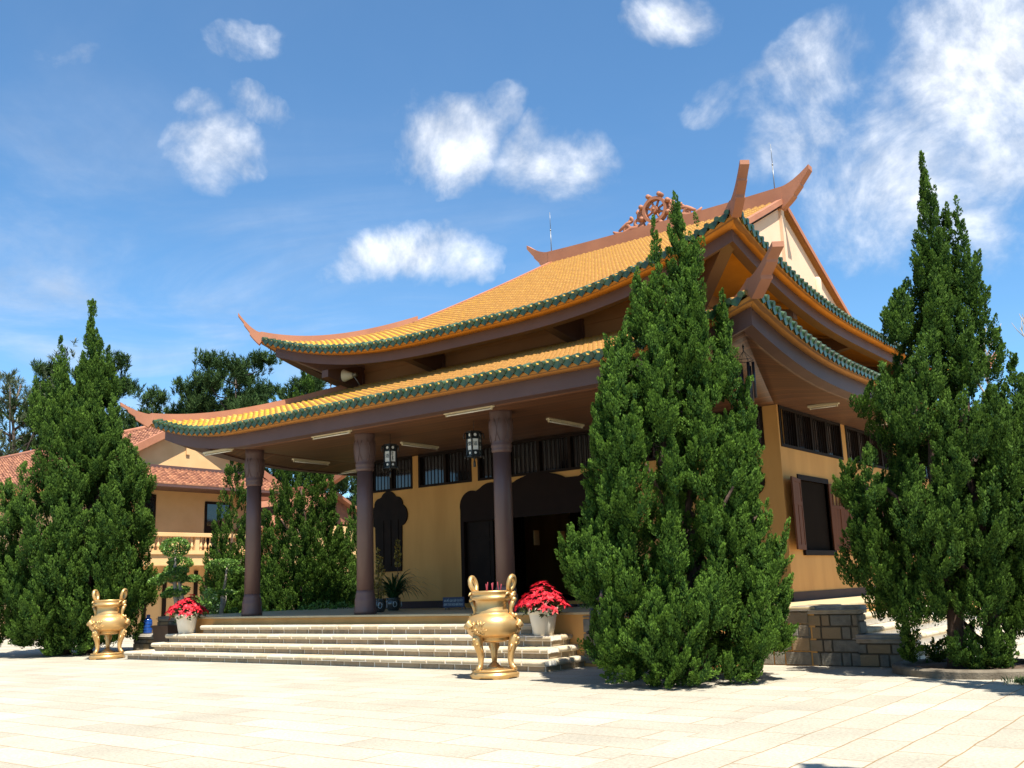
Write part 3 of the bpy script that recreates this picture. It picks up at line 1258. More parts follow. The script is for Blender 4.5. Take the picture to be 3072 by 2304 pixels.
for sg in (1, -1):
    X = lambda v: WX + sg * v
    mb = MB(TB)
    spiral(X(.72), WZ - .26, .22, 1.3, sg, .055, PI / 2)
    spiral(X(1.20), WZ - .40, .15, 1.2, sg, .048, PI / 2)
    spiral(X(.62), WZ + .04, .10, 1.1, sg, .04, PI / 2)
    spiral(X(1.02), WZ - .13, .10, 1.1, sg, .04, PI / 2)
    mb.tube([(X(.45), YM, WZ - .42), (X(.7), YM, WZ - .48), (X(1.0), YM, WZ - .44), (X(1.35), YM, WZ - .54), (X(1.62), YM, WZ - .46), (X(1.74), YM, WZ - .36)],
            [.07, .075, .07, .06, .05, .02], 8, flat=1.5)
    mb.tube([(X(.95), YM, WZ - .16), (X(1.15), YM, WZ - .2), (X(1.32), YM, WZ - .30), (X(1.5), YM, WZ - .40)], [.03, .05, .05, .03], 8, flat=1.5)
    mb.tube([(X(.5), YM, WZ - .2), (X(.6), YM, WZ - .12), (X(.72), YM, WZ + .12), (X(.68), YM, WZ + .2)], [.05, .05, .045, .015], 8, flat=1.5)
    mb.build('cloud_scroll', MT['terra'], mridge)

# ------------------------------------------------------------------ hall walls with real openings
WT = .30


def wall_with_holes(mb, fn, a0, a1, z0, z1, holes):
    """grid wall in (a, z); fn(a, z, d) gives the point, d = 0 outer face, WT inner face"""
    As = sorted({a0, a1, *[h[0] for h in holes], *[h[1] for h in holes]})
    Zs = sorted({z0, z1, *[h[2] for h in holes], *[h[3] for h in holes]})
    inh = lambda a, z: any(h[0] < a < h[1] and h[2] < z < h[3] for h in holes)
    for i in range(len(As) - 1):
        for j in range(len(Zs) - 1):
            if inh((As[i] + As[i + 1]) / 2, (Zs[j] + Zs[j + 1]) / 2):
                continue
            a, b, c, e = As[i], As[i + 1], Zs[j], Zs[j + 1]
            for d in (0, WT):
                mb.add([fn(a, c, d), fn(b, c, d), fn(b, e, d), fn(a, e, d)], [(0, 1, 2, 3)], 0, .5)
    for h in holes:
        a, b, c, e = h
        for (p, q) in (((a, c), (b, c)), ((b, c), (b, e)), ((b, e), (a, e)), ((a, e), (a, c))):
            mb.add([fn(*p, 0), fn(*q, 0), fn(*q, WT), fn(*p, WT)], [(0, 1, 2, 3)], 0, .5)


fnF = lambda a, z, d: (XC + a, YF + d, z)
fnB = lambda a, z, d: (XC - a, YB - d, z)
fnR = lambda a, z, d: (XC + HW - d, YM + a, z)
fnL = lambda a, z, d: (XC - HW + d, YM - a, z)
CZ0, CZ1 = 4.46, 5.415
cleF = [(-6.38, -4.57), (-4.33, -2.31), (-2.08, 2.08), (2.31, 4.33), (4.57, 6.38)]
DOOR = (-2.72, 2.72, ZP + .12, 3.62)
holesF = [(a, b, CZ0, CZ1) for a, b in cleF] + [DOOR]
cleS = [(-7.45, -3.42), (-3.06, .95), (1.31, 5.3)]
winS = [(-6.62, -4.80), (-3.05, -1.25), (.55, 2.35), (4.1, 5.9)]
holesR = [(a, b, CZ0, CZ1) for a, b in cleS] + [(a, b, 2.15, 3.76) for a, b in winS]
holesL = [(YM - b, YM - a, c, e) for a, b, c, e in ((29.6, 30.0, 3.0, 3.55), (31.3, 31.7, 3.0, 3.55), (29.4, 30.0, 4.46, 4.9), (31.2, 31.8, 4.46, 4.9), (32.5, 33.0, 4.46, 4.9), (32.4, 33.0, 1.9, 2.4))]
mb = MB(TB)
wall_with_holes(mb, fnF, -HW, HW, ZP, 5.6, holesF)
wall_with_holes(mb, fnB, -HW, HW, ZP, 5.6, [(-1.5, 1.5, 4.4, 5.2)])
wall_with_holes(mb, fnR, -(YM - YF), YM - YF, ZP, 5.6, holesR)
wall_with_holes(mb, fnL, -(YM - YF), YM - YF, ZP, 5.6, holesL)
wall = mb.build('wall', MT['plaster'], temple)
mb = MB(TB)
e = .025
for (x0, x1, y0, y1) in ((XC - HW - e, XC - 2.9, YF - e, YF - .002), (XC + 2.9, XC + HW + e, YF - e, YF - .002),
                         (XC + HW + .002, XC + HW + e, YF, YB), (XC - HW - e, XC - HW - .002, YF, YB)):
    mb = MB(TB)
    mb.box(x0, x1, y0, y1, ZP, ZP + .20)
    mb.build('skirting', MT['skirting'], wall)
# inside of the hall
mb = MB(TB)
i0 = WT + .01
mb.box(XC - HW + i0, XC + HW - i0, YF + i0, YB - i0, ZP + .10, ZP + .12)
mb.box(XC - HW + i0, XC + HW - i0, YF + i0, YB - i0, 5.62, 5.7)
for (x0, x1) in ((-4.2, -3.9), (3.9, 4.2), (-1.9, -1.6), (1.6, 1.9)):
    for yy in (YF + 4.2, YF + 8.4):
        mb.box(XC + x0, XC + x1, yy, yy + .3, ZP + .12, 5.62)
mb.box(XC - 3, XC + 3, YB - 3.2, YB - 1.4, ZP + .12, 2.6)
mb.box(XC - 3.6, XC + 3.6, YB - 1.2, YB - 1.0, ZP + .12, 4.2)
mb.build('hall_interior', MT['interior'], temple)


def window_fill(fn, a, b, c, e, panes, name, bars=True, depth=.07):
    """dark frame, mullions, vertical bars and glass set back in the opening"""
    mb = MB(TB)
    fr = .07

    def bx(a0, a1, z0, z1, d0, d1, m=0, tgt=None):
        P = [fn(a0, z0, d0), fn(a1, z0, d0), fn(a1, z0, d1), fn(a0, z0, d1), fn(a0, z1, d0), fn(a1, z1, d0), fn(a1, z1, d1), fn(a0, z1, d1)]
        (tgt or mb).add(P, [(0, 3, 2, 1), (4, 5, 6, 7), (0, 1, 5, 4), (1, 2, 6, 5), (2, 3, 7, 6), (3, 0, 4, 7)], m, .5)
    bx(a, b, c, c + fr, -.02, depth + .05)
    bx(a, b, e - fr, e, -.02, depth + .05)
    bx(a, a + fr, c + fr, e - fr, -.02, depth + .05)
    bx(b - fr, b, c + fr, e - fr, -.02, depth + .05)
    w = (b - a - 2 * fr) / panes
    for i in range(1, panes):
        x = a + fr + w * i
        bx(x - .045, x + .045, c + fr, e - fr, -.0, depth + .05)
    o = mb.build(name, MT['darkwood'], temple)
    if bars:
        mb = MB(TB)
        for i in range(panes):
            nb = max(3, int(w / .13))
            for k in range(1, nb):
                x = a + fr + w * i + w * k / nb
                bx(x - .009, x + .009, c + fr, e - fr, .02, .04, 0, mb)
        mb.build('bars', MT['frame'], o)
    mb = MB(TB)
    bx(a + fr, b - fr, c + fr, e - fr, depth + .03, depth + .04, 0, mb)
    mb.build('glass', MT['glass'], o)
    return o


for i, (a, b) in enumerate(cleF):
    window_fill(fnF, a, b, CZ0, CZ1, 4 if i == 2 else 2, 'clerestory_window')
for a, b in cleS:
    window_fill(fnR, a, b, CZ0, CZ1, 4, 'clerestory_window')
# west side: open barred windows through which daylight shows
for h in holesL:
    mb = MB(TB)
    a, b, c, e = h
    n = int((b - a) / .085)
    for k in range(1, n):
        x = a + (b - a) * k / n
        P = fnL(x, c, .08)
        mb.box(P[0] - .014, P[0] + .014, P[1] - .014, P[1] + .014, c, e)
    mb.build('barred_window', MT['darkwood'], temple)

# side windows: frame, sill, open panelled shutters
for wi, (a, b) in enumerate(winS):
    mb = MB(TB)
    x = XC + HW
    c, e_ = 2.15, 3.76
    ya, yb = YM + a, YM + b
    mb.box(x - .1, x + .03, ya - .07, yb + .07, e_, e_ + .12)
    mb.box(x - .1, x + .03, ya - .07, ya, c, e_)
    mb.box(x - .1, x + .03, yb, yb + .07, c, e_)
    fr = mb.build('side_window', MT['frame'], temple)
    mb = MB(TB)
    mb.bbox(x - .1, x + .07, ya - .1, yb + .1, c - .12, c - .002, .01)
    mb.build('sill', MT['frame'], fr)
    mb = MB(TB)
    mb.box(x - .075, x - .06, ya, yb, c, e_)
    mb.build('dark_window_sheet', MT['interior'], fr)  # near-black sheet standing in for the unlit hall behind the open window
    for sgn, hinge, ang in ((-1, ya, 170), (1, yb, 168)):
        mb = MB(TB)
        w, h = (yb - ya) / 2, e_ - c
        # panel in local coordinates: s from hinge, z, thickness
        ca, sa = math.cos(R(ang)), math.sin(R(ang))
        dv = Vector((sa, -sgn * ca, 0)).normalized()
        nv = Vector((-dv.y, dv.x, 0))

        def pb(s0, s1, z0, z1, t0, t1, m=0):
            P = []
            for z in (z0, z1):
                for (s, t) in ((s0, t0), (s1, t0), (s1, t1), (s0, t1)):
                    q = Vector((x + .035, hinge, z)) + dv * s + nv * t
                    P.append(q)
            mb.add(P, [(0, 3, 2, 1), (4, 5, 6, 7), (0, 1, 5, 4), (1, 2, 6, 5), (2, 3, 7, 6), (3, 0, 4, 7)], m, .5)
        f2 = .085
        pb(0, f2, c, e_, -.02, .02)
        pb(w - f2, w, c, e_, -.02, .02)
        pb(f2, w - f2, c, c + .11, -.02, .02)
        pb(f2, w - f2, e_ - .09, e_, -.02, .02)
        pb(f2, w - f2, c + 1.0, c + 1.09, -.02, .02)
        pb(w / 2 - .03, w / 2 + .03, c + .11, c + 1.0, -.02, .02)
        pb(f2, w - f2, c + .11, c + 1.0, -.008, .008)
        if wi == 0 and sgn > 0:
            n = 5
            for k in range(n):
                s = f2 + (w - 2 * f2) * (k + .5) / n
                pb(s - .018, s + .018, c + 1.09, e_ - .09, -.012, .012)
        else:
            pb(f2, w - f2, c + 1.09, e_ - .09, -.008, .008)
        mb.build('shutter', MT['midwood'], fr)


# lobed wooden panels: the two niches and the head of the doorway
def lobed(pts_arcs):
    out = []
    for cx, cz, r_, a0, a1, sq in pts_arcs:
        for i in range(11):
            a = R(a0 + (a1 - a0) * i / 10)
            out.append((cx + r_ * math.cos(a), cz + r_ * sq * math.sin(a)))
    return out


for sg in (-1, 1):
    cx = sg * 5.54
    o = lobed([(.50, 3.72, .27, -80, 62, 1.15), (.36, 4.05, .22, -5, 92, 1.0), (0, 4.13, .33, 32, 148, 1.0), (-.36, 4.05, .22, 88, 185, 1.0), (-.50, 3.72, .27, 118, 260, 1.15)])
    o = [(.52, 2.10)] + o + [(-.52, 2.10)]
    mb = MB(TB)
    mb.prism([(cx + a, b) for a, b in o], lambda a, b, d: (XC + a, YF + d, b), -.05, -.002)
    nic = mb.build('niche_window', MT['darkwood'], temple)
    mb = MB(TB)
    for k in range(3):
        mb.box(XC + cx - .42 + k * .30, XC + cx - .18 + k * .30, YF - .068, YF - .052, 2.25, 3.6)
    mb.build('carved_panel', MT['darkwood'], nic)

o = lobed([(2.30, 3.78, .43, -15, 112, 1.0), (1.62, 3.93, .52, 48, 128, .86), (0, 3.55, 1.42, 52, 128, .66), (-1.62, 3.93, .52, 52, 132, .86), (-2.30, 3.78, .43, 68, 195, 1.0)])
o = [(2.72, 3.36)] + o + [(-2.72, 3.36)]
mb = MB(TB)
mb.prism(o, lambda a, b, d: (XC + a, YF + d, b), -.06, -.002)
mb.box(XC - 2.72, XC - 2.60, YF - .06, YF + .2, ZP + .12, 3.36)
mb.box(XC + 2.60, XC + 2.72, YF - .06, YF + .2, ZP + .12, 3.36)
dw = mb.build('doorway', MT['frame'], temple)
mb = MB(TB)
mb.box(XC - 2.60, XC + 2.60, YF - .03, YF + .15, 3.42, 3.54)
mb.build('door_lintel', MT['midwood'], dw)
for x0 in (-2.60, 1.66):
    mb = MB(TB)
    mb.box(XC + x0 + .01, XC + x0 + .94, YF + .06, YF + .11, ZP + .12, 3.40)
    for k in range(4):
        z = ZP + .3 + k * .52
        mb.box(XC + x0 + .12, XC + x0 + .82, YF + .045, YF + .058, z, z + .42)
    mb.build('door_leaf', MT['darkwood'], dw)
mb = MB(TB)
mb.box(XC - 2.72, XC + 2.72, YF - .35, YF + .3, ZP + .002, ZP + .118)
mb.build('threshold', MT['plaster_band'], dw)

# columns
YC = 16.9
for cx in (-6.38, -2.13, 2.13, 6.38):
    mb = MB(TB)
    x = XC + cx
    mb.lathe([(0.2066, .55), (0.1985, 2.5), (0.1903, 3.42)], (x, YC, ZP), 28)
    c = mb.build('column', MT['column'], temple)
    mb = MB(TB)
    mb.lathe([(0.2673, 0), (0.2714, .08), (0.2633, .14), (0.2511, .2), (0.2552, .3), (0.2511, .36), (0.2308, .40), (0.2349, .44), (0.2187, .5), (0.2074, .56)], (x, YC, ZP), 28)
    mb.build('base', MT['column'], c)
    mb = MB(TB)
    mb.lathe([(0.1912, 3.40), (0.2187, 3.43), (0.2268, 3.47), (0.2147, 3.5), (0.2308, 3.53), (0.2308, 3.58), (0.2187, 3.6), (0.2308, 3.68), (0.2552, 3.85), (0.2633, 4.0), (0.2511, 4.1), (0.2389, 4.18), (0.2511, 4.26), (0.2511, 4.44)], (x, YC, ZP), 28)
    for k in range(12):        # raised leaf outlines round the capital
        a = 2 * PI * k / 12
        pts = []
        for i in range(9):
            q = i / 8
            aa = a + (.26 - .26 * abs(2 * q - 1) ** 1.6) * (1 if k % 2 else -1)
            zz = 3.64 + .5 * q
            rr = .231 + .031 * math.sin(min(1, (zz - 3.6) / .6) * PI * .8)
            pts.append((x + rr * math.cos(aa), YC + rr * math.sin(aa), ZP + zz))
        mb.tube(pts, .008, 5)
    mb.build('capital', MT['column'], c)

# ------------------------------------------------------------------ platform and stairs
PF, PW = 16.53, 17.70
pb_ = Vector((XC, PF, 0))
mb = MB(pb_)
mb.box(-23.6, -8.2, PF, YB + 1.4, 0, ZP - .05)
mb.box(-8.2, -6.80, PW, YB + 1.4, 0, ZP - .05)
mb.box(-25.9, -23.6, PW, YB + 1.4, 0, ZP - .05)
plat = mb.build('stone_platform', MT['plaster'])
tag(plat, 'low platform with yellow rendered edge and pale tiled floor under the temple porch', 'platform')
mb = MB(pb_)
def slab(x0, x1, y0, y1):
    mb.bbox(x0, x1, y0, y1, ZP - .05, ZP, .015)
slab(-23.64, -8.16, PF - .04, YB + 1.45)
slab(-8.156, -6.76, PW - .04, YB + 1.45)
slab(-25.94, -23.644, PW - .04, YB + 1.45)
mb.build('platform_floor', MT['floor'], plat)
mb = MB(pb_)


def block_face(mb, x0, x1, y, z0, z1, bw, bh, depth=.03, axis='x', mats=(0,), jit=.25):
    """squared stones standing just proud of a mortar bed"""
    z = z0
    row = 0
    while z < z1 - .02:
        h = min(bh * random.uniform(.9, 1.1), z1 - z)
        x = x0
        big = row % 2 == 0
        while x < x1 - .02:
            w = bw * (random.uniform(.8, 1.15) if big else random.uniform(.32, .45))
            big = not big
            w = min(w, x1 - x)
            if x1 - x - w < .08:
                w = x1 - x
            g = .014
            dd = random.uniform(-.006, .006)
            if axis == 'x':
                mb.bbox(x + g, x + w - g, y - depth + dd, y + .03, z + g, z + h - g, .012, random.choice(mats))
            else:
                mb.bbox(y - .03, y + depth + dd, x + g, x + w - g, z + g, z + h - g, .012, random.choice(mats))
            x += w
        z += h
        row += 1


block_face(mb, -11.0, -8.21, PF, .05, ZP - .06, .55, .3)
mb.build('stone_facing', MT['granite'], plat)
mb = MB(pb_)
block_face(mb, -8.16, -6.9, PW, .0, ZP - .06, .48, .235)
mb.build('stone_facing', MT['granite'], plat)
mb = MB(pb_)
block_face(mb, -25.9, -23.66, PW, .0, ZP - .06, .48, .235)
mb.build('stone_facing', MT['granite'], plat)

SY0, TR, RH = 15.25, .32, .206
SX0, SX1 = -24.75, -11.02
st = Vector(((SX0 + SX1) / 2, SY0, 0))
stairs = empty('front_stairs', st)
tag(stairs, 'four wide tan stone steps with rounded edges in front of the temple porch', 'stairs')
for k in range(4):
    y0 = SY0 + k * TR
    x0, x1 = (-24.75, -24.0, -23.85, -22.78)[k], (-11.02, -11.18, -11.33, -12.0)[k]
    z0, z1 = k * RH, (k + 1) * RH
    mb = MB(st)
    mb.box(x0, x1, y0, PF, z0, z1 - .012, 1, .5)        # mortar bed
    # riser stones
    def riser(a0, a1, put):
        a = a0
        while a < a1 - .03:
            w = random.uniform(.40, .52)
            w = w if a1 - a - w > .12 else a1 - a
            put(a + .018, a + w - .018)
            a += w
    riser(x0, x1, lambda a, b: mb.bbox(a, b, y0 - .018 + random.uniform(-.004, .004), y0 + .02, z0 + .008, z1 - .085, .01, 0))
    riser(y0, PF, lambda a, b: mb.bbox(x1 - .02, x1 + .018, a, b, z0 + .008, z1 - .085, .01, 0))
    riser(y0, PF, lambda a, b: mb.bbox(x0 - .018, x0 + .02, a, b, z0 + .008, z1 - .085, .01, 0))
    # rounded nosing stones
    def nose(a, b, axis, c, rnd_):
        hh = .054
        ov = .08
        prof = []
        for i in range(9):
            t = -PI / 2 + PI * i / 8
            prof.append((-ov + hh - hh * 1.15 * math.cos(t) * 1.0 - .0, z1 - hh + hh * math.sin(t)))
        prof = [(.30, z1 - 2 * hh)] + prof + [(.30, z1 + .0)]
        if axis == 'x':
            mb.prism(prof, lambda p, q, d: (d, c + p, q), a, b, 2, rnd_)
        elif axis == 'r':
            mb.prism(prof, lambda p, q, d: (c - p, d, q), a, b, 2, rnd_)
        else:
            mb.prism(prof, lambda p, q, d: (c + p, d, q), a, b, 2, rnd_)
    a = x0 - .06
    while a < x1 + .05:
        w = random.uniform(.40, .52)
        w = w if x1 + .06 - a - w > .15 else x1 + .06 - a
        nose(a + .018, a + w - .018, 'x', y0 + random.uniform(-.006, .006), random.random())
        a += w
    nose(x0 - .05, x1 + .05, 'x', y0 + .012, .5) if False else None
    mb.box(x0 - .05, x1 + .05, y0 - .068, y0 + .3, z1 - .10, z1 - .006, 1, .5)
    mb.box(x1 - .2, x1 + .055, y0 + .0, PF, z1 - .088, z1 - .006, 1, .5)
    mb.box(x0 - .055, x0 + .2, y0 + .0, PF, z1 - .088, z1 - .006, 1, .5)
    a = y0 + .245
    while a < PF - .02:
        w = random.uniform(.40, .52)
        w = w if PF - a - w > .12 else PF - a
        nose(a + .018, a + w - .018, 'r', x1, random.random())
        nose(a + .018, a + w - .018, 'l', x0, random.random())
        a += w
    mb.build('step', [MT['brick'], MT['mortar'], MT['stone']], stairs)

# east side stairs with their stepped cheek wall
sb = Vector((-6.3, 18.1, 0))
east = empty('side_stairs', sb)
tag(east, 'sunlit cream stone steps going down from the platform behind the grey block wall', 'stairs')
for k in range(4):
    x1 = -6.80 + (4 - k) * .36
    z0, z1 = k * RH, (k + 1) * RH
    mb = MB(sb)
    mb.box(-6.85, x1, 18.12, 27, z0, z1 - .01, 0, .5)
    a = 18.14
    while a < 27:
        w = random.uniform(.42, .52)
        prof = [(.30, z1 - .09)] + [(-.05 - .046 * math.cos(-PI / 2 + PI * i / 8) + .03, z1 - .046 + .046 * math.sin(-PI / 2 + PI * i / 8)) for i in range(9)] + [(.3, z1)]
        mb.prism(prof, lambda p, q, d: (x1 - p, d, q), a + .01, a + w - .01, 1, random.random())
        a += w
    mb.build('step', [MT['mortar'], MT['stone']], east)


def cheek(label, base, x0, x1, xl0, xl1, y0, y1, zt, zl, mir=False):
    w = empty('block_wall', base)
    tag(w, label, 'wall')
    b = Vector(base)
    mb = MB(b)
    mb.box(x0 + .02, x1 - .02, y0, y1, 0, zt - .14, 1, .5)
    mb.box(xl0 + (.0 if not mir else .02), xl1 - (.02 if not mir else 0), y0, y1, 0, zl - .14, 1, .5)
    block_face(mb, x0, x1, y0, 0, zt - .15, .42, .225)
    block_face(mb, xl0 + (.02 if not mir else 0), xl1 - (0 if not mir else .02), y0, 0, zl - .15, .42, .225)
    block_face(mb, y0 + .01, y1, x1 - .01, zl if not mir else 0, zt - .15, .3, .225, axis='y')
    mb.build('blockwork', [MT['granite'], MT['darkmortar']], w)
    for (a, c, z) in ((x0 - .02, x1 + .09, zt), (xl0 - .04, xl1 + .06, zl)):
        mb = MB(b)
        bm = bmesh.new()
        bmesh.ops.create_cube(bm, size=1)
        for v in bm.verts:
            v.co = Vector(((a + c) / 2 + v.co.x * (c - a), (y0 + y1) / 2 + v.co.y * (y1 - y0 + .2), z - .07 + v.co.z * .14))
        bmesh.ops.bevel(bm, geom=bm.edges[:], offset=.062, segments=4, affect='EDGES')
        mb.bm(bm, 0, .5, True)
        mb.build('coping', MT['coping'], w)
    return w


cheek('grey squared stone wall with rounded coping between two conifers beside the right side stairs', (-6.3, 17.9, 0), -7.25, -6.02, -6.10, -5.3, 17.72, 18.10, 1.04, .54)
cheek('dark stone wall with stepped rounded coping by the left end of the front stairs', (-27.1, 17.9, 0), -27.2, -25.95, -28.45, -27.2, 17.72, 18.15, 1.02, .50, True)

# ------------------------------------------------------------------ trees
LAT = Vector((_r0.x, _r0.y, 0)).normalized()       # along the picture, left to right
DEP = Vector((-LAT.y, LAT.x, 0))                   # away from the viewpoint


def leaf_cloud(P, D, S, rs, width, nrm=None):
    """one quad per leaf: centre P, direction D, length S"""
    n = len(P)
    w = rs.normal(size=(n, 3))
    if nrm is not None:
        w = np.cross(D, nrm + w * .38)
    w -= D * np.sum(w * D, 1, keepdims=True)
    w /= np.linalg.norm(w, axis=1, keepdims=True) + 1e-9
    h = (S * .5)[:, None]
    ww = w * (S * width * .5)[:, None]
    V = np.empty((n, 4, 3), np.float32)
    V[:, 0] = P - D * h
    V[:, 1] = P + ww
    V[:, 2] = P + D * h
    V[:, 3] = P - ww
    return V.reshape(-1, 3), np.arange(n * 4, dtype=np.int32).reshape(-1, 4)


def unit(a):
    return a / (np.linalg.norm(a, axis=-1, keepdims=True) + 1e-9)


def juniper(label, base, lobes, density, plume, leaves, leaf, seed, mat='juniper', group=None, trunks=((0, 0),), tr=.13, name='juniper_tree'):
    rs = np.random.RandomState(seed)
    t = empty(name, base)
    tag(t, label, 'tree', group)
    lat, dep = np.array(LAT), np.array(DEP)
    PB, PD, PL, PR, PT, PN = [], [], [], [], [], []
    for (la0, de0, z0, la1, de1, z1, Rr) in lobes:
        b0 = lat * la0 + dep * de0 + np.array([0, 0, z0])
        b1 = lat * la1 + dep * de1 + np.array([0, 0, z1])
        ax = b1 - b0
        Ln = np.linalg.norm(ax)
        axn = ax / Ln
        area = 2 * PI * Rr * .62 * Ln
        n = int(area * density) + 6
        tt = 1 - np.sqrt(1 - rs.rand(n) * .995)
        tt = np.where(rs.rand(n) < .25, rs.rand(n), tt)
        f = np.minimum(1, (tt + .02) / .2) ** .55 * (1 - tt) ** .72 * 1.12
        ang = rs.rand(n) * 2 * PI
        # lumpy outline
        lump = 1 + .20 * np.sin(ang * 3 + tt * 9 + seed) + .13 * np.sin(ang * 5 - tt * 17 + 2 * seed)
        rad = Rr * f * lump * np.where(rs.rand(n) < .3, rs.uniform(.45, .85, n), rs.uniform(.82, 1.04, n))
        u = np.cross(axn, [0.3, 1, .1])
        u /= np.linalg.norm(u)
        v = np.cross(axn, u)
        ro = np.cos(ang)[:, None] * u + np.sin(ang)[:, None] * v
        P = b0 + axn * (tt * Ln)[:, None] + ro * rad[:, None]
        up = .95 + .9 * tt
        low = np.clip(1 - tt * 4, 0, 1) * (z0 < .5)
        D = unit(ro * (.55 - .25 * tt + .45 * low)[:, None] + axn * (up - .75 * low)[:, None] + rs.normal(size=(n, 3)) * .22)
        sc = plume * rs.uniform(.65, 1.3, n) * (1 - .35 * tt)
        PB.append(P - D * (sc * .55)[:, None])
        PD.append(D)
        PL.append(sc)
        PR.append(sc * rs.uniform(.15, .25, n))
        PT.append(rs.rand(n))
        PN.append(unit(ro + axn * (.25 + .7 * tt)[:, None]))
    PB, PD, PL, PR, PT, PN = (np.concatenate(a) for a in (PB, PD, PL, PR, PT, PN))
    keep = PB[:, 2] + PD[:, 2] * PL > .05
    PB, PD, PL, PR, PT, PN = PB[keep], PD[keep], PL[keep], PR[keep], PT[keep], PN[keep]
    n = len(PB)
    s = rs.rand(n, leaves) ** .8
    ang = rs.rand(n, leaves) * 2 * PI
    pr = np.sin(PI * np.clip(s, .02, 1) ** .75 * .93 + .1) ** .8
    a = unit(np.cross(PD, rs.normal(size=(n, 3))))
    b = np.cross(PD, a)
    # the plume twists as it rises
    tw = ang + s * 2.5
    rr = (PR[:, None] * pr * rs.uniform(.6, 1.05, (n, leaves)))
    # each plume is a bundle of rounded tufts
    tuft = 1 + .35 * np.sin(s * 26 + PT[:, None] * 50) * np.sin(ang * 3)
    rr = rr * tuft
    ro = np.cos(tw)[..., None] * a[:, None, :] + np.sin(tw)[..., None] * b[:, None, :]
    P = PB[:, None, :] + PD[:, None, :] * (PL[:, None] * s)[..., None] + ro * rr[..., None]
    D = unit(PD[:, None, :] * 1.1 + ro * .5 + rs.normal(size=(n, leaves, 3)) * .28 + np.array([0, 0, .3]))
    S = leaf * rs.uniform(.7, 1.35, (n, leaves))
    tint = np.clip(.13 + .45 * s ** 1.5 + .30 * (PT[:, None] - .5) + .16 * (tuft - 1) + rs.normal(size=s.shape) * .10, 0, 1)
    NR = unit(ro * .75 + PN[:, None, :] * .75 + PD[:, None, :] * (.1 + .6 * s)[..., None])
    P, D, S, tint, NR = P.reshape(-1, 3), D.reshape(-1, 3), S.ravel(), tint.ravel(), NR.reshape(-1, 3)
    k = P[:, 2] > .03
    P, D, S, tint, NR = P[k], D[k], S[k], tint[k], NR[k]
    V, Q = leaf_cloud(P.astype(np.float32), D, S, rs, .5, NR)
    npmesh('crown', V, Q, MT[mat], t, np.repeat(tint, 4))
    mb = MB()
    rnd = random.Random(seed)
    top = max(l[5] for l in lobes)
    for (x, y) in trunks:
        pts = [LAT * (x + rnd.uniform(-.05, .05) * i) + DEP * y + Vector((0, 0, top * .5 * i / 7 - (.05 if i == 0 else 0))) for i in range(8)]
        mb.tube(pts, [tr * (1.15 if i == 0 else 1) * (1 - .8 * i / 7) for i in range(8)], 9)
        for i in range(7):
            z = .35 + top * .055 * i
            a = rnd.uniform(0, 2 * PI)
            p0 = LAT * x + DEP * y + Vector((0, 0, z))
            d = LAT * math.cos(a) + DEP * math.sin(a)
            ln = rnd.uniform(.5, 1.0) * min(1.2, top * .14)
            mb.tube([p0, p0 + d * ln * .5 + Vector((0, 0, ln * .3)), p0 + d * ln + Vector((0, 0, ln * .85))], [tr * .4, tr * .3, tr * .12], 6)
    mb.build('trunk', MT['bark'], t)
    return t


